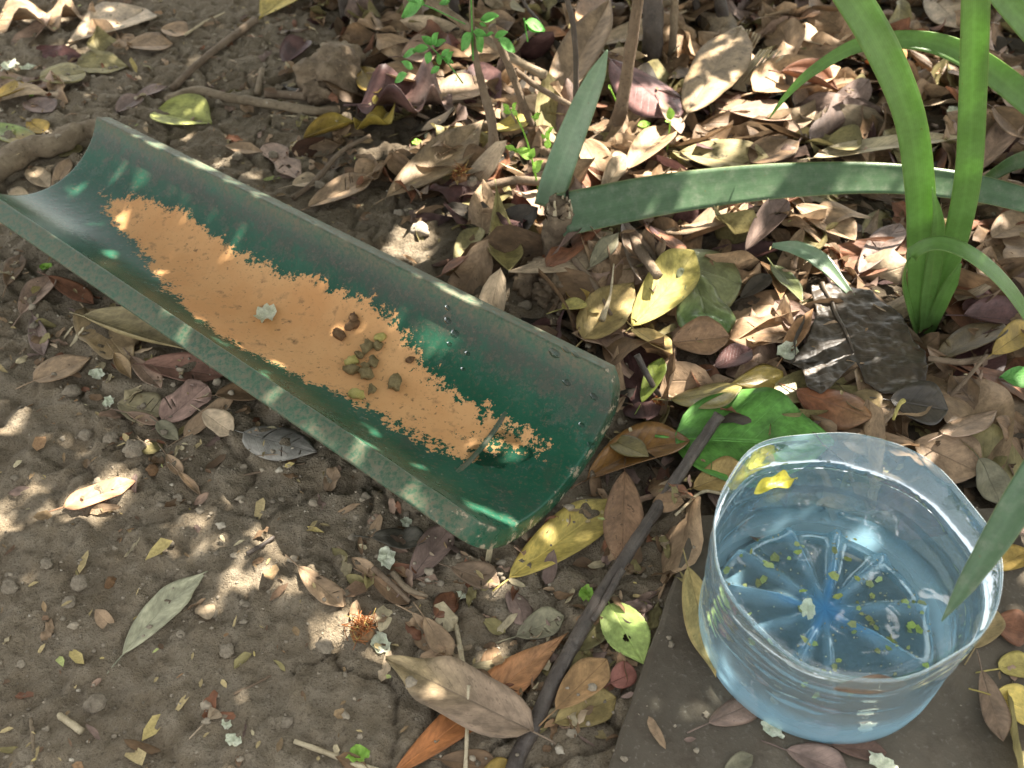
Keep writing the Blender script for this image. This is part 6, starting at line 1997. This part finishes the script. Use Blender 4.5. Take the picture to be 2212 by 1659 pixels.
for (x, y, Y, r) in [(1850, 30, BYp + .016, 22), (1895, 95, BYp + .016, 20), (1930, 160, BYp + .015, 22), (1958, 230, BYp + .014, 18), (1975, 320, BYp + .012, 14), (1985, 425, BYp + .010, 24), (1985, 500, BYp + .007, 10),
                     (2106, 15, BYp + .022, 22), (2100, 130, BYp + .021, 16), (2096, 300, BYp + .018, 14), (2040, 590, BYp + .008, 14), (2150, 160, NB[1] + .025, 24), (2080, 120, NB[1] + .03, 20), (2190, 200, NB[1] + .02, 18), (1990, 90, NB[1] + .04, 14),
                     (1860, 96, NB[1] + .05, 10), (1700, 205, NB[1] + .058, 10), (1240, 300, FY + .018, 20), (1225, 340, FY + .012, 16), (1290, 180, FY + .034, 18), (1205, 400, FY + .005, 14)]:
    g = aty(x, y, Y); q = g - s3 * (g[2] / s3[2])
    HP.append((q[0], q[1], r * np.linalg.norm(g - CAMP) / FPX))
for _ in range(70):     # small stray gaps
    x, y = rng.uniform(-40, 2250), rng.uniform(-40, 1500)
    g = un(x, y, .02); q = g - s3 * (g[2] / s3[2])
    HP.append((q[0], q[1], rng.uniform(.0025, .006)))
HP = np.array(HP)
LXY = np.array([(0, 0), (.3, .46), (.7, .40), (1, 0), (.7, -.40), (.3, -.46)])


def canopy(n, l0, l1, near=None):
    """leaves hung in the crown between sun and ground, none across the gaps the sun shines through"""
    g = np.c_[rng.uniform(-1.0, 1.0, n), rng.uniform(.0, 1.65, n)]
    dd = np.hypot(g[:, 0, None] - HP[None, :, 0], g[:, 1, None] - HP[None, :, 1]) - HP[None, :, 2]
    if near: g = g[dd.min(1) < near]
    n = len(g)
    c = np.c_[g, np.zeros(n)] + s3 * rng.uniform(.72, 1.25, n)[:, None]
    L = rng.uniform(l0, l1, n)[:, None]; W = L * rng.uniform(.42, .62, n)[:, None]
    a, ti, tw = rng.uniform(0, 6.28, n), rng.normal(0, .4, n), rng.normal(0, .4, n)
    d = np.c_[np.cos(a), np.sin(a), ti]; d /= np.linalg.norm(d, axis=1)[:, None]
    s = np.c_[-np.sin(a), np.cos(a), tw]; s /= np.linalg.norm(s, axis=1)[:, None]
    P = np.stack([c + d * L * (p[0] - .5) + s * W * p[1] for p in LXY], 1)
    pr = P - s3 * (P[:, :, 2:3] / s3[2])
    pr = np.concatenate([pr, pr.mean(1, keepdims=True), (pr[:, 1:2] + pr[:, 5:6]) / 2, (pr[:, 2:3] + pr[:, 4:5]) / 2], 1)
    ok = np.ones(n, bool)
    for hx_, hy_, hr in HP:
        ok &= ~(np.hypot(pr[:, :, 0] - hx_, pr[:, :, 1] - hy_) < hr).any(1)
    return P[ok]


P = np.concatenate([canopy(13000, .035, .08), canopy(26000, .012, .026, .09)])
V = P.reshape(-1, 3)
CF = [t for i in range(len(P)) for t in ((6 * i, 6 * i + 1, 6 * i + 5), (6 * i + 1, 6 * i + 2, 6 * i + 4, 6 * i + 5), (6 * i + 2, 6 * i + 3, 6 * i + 4))]
k = len(P)
tr = np.array([1.75, 1.95, 0.0])
tree = empty('shade_tree', tr)
tag(tree, 'leafy tree behind and to the right, its crown hanging over the feeding place', 'tree')
centred('crown', V, CF, M_CANOPY, None, tree, smooth=False)
Vt, Ft, uv = tube([tr + np.array([0, 0, -.1]), tr + np.array([-.05, -.03, .6]), tr + np.array([-.15, -.1, 1.3]), tr + np.array([-.5, -.45, 2.0])], [.09, .07, .055, .025], 12, n=24, knob=.12)
centred('trunk', Vt, Ft, M_TRUNK, {'luv': uv}, tree)
for q in ([(-.12, -.08, 1.2), (-.7, -.3, 1.45), (-1.4, -.7, 1.7)], [(-.1, -.06, 1.0), (-.5, -.75, 1.3), (-.9, -1.2, 1.5)], [(-.3, -.25, 1.7), (-.8, -.5, 1.9), (-1.2, -.3, 2.0)]):
    Vt, Ft, uv = tube([tr + np.array(p) for p in q], [.022, .014, .006], 8, n=16, knob=.1)
    centred('limb', Vt, Ft, M_TRUNK, {'luv': uv}, tree)
print('leaves', LEAF_N[0], 'canopy', k, 'objects', len(bpy.data.objects), 'tris', sum(len(m_.polygons) for m_ in bpy.data.meshes) * 2)
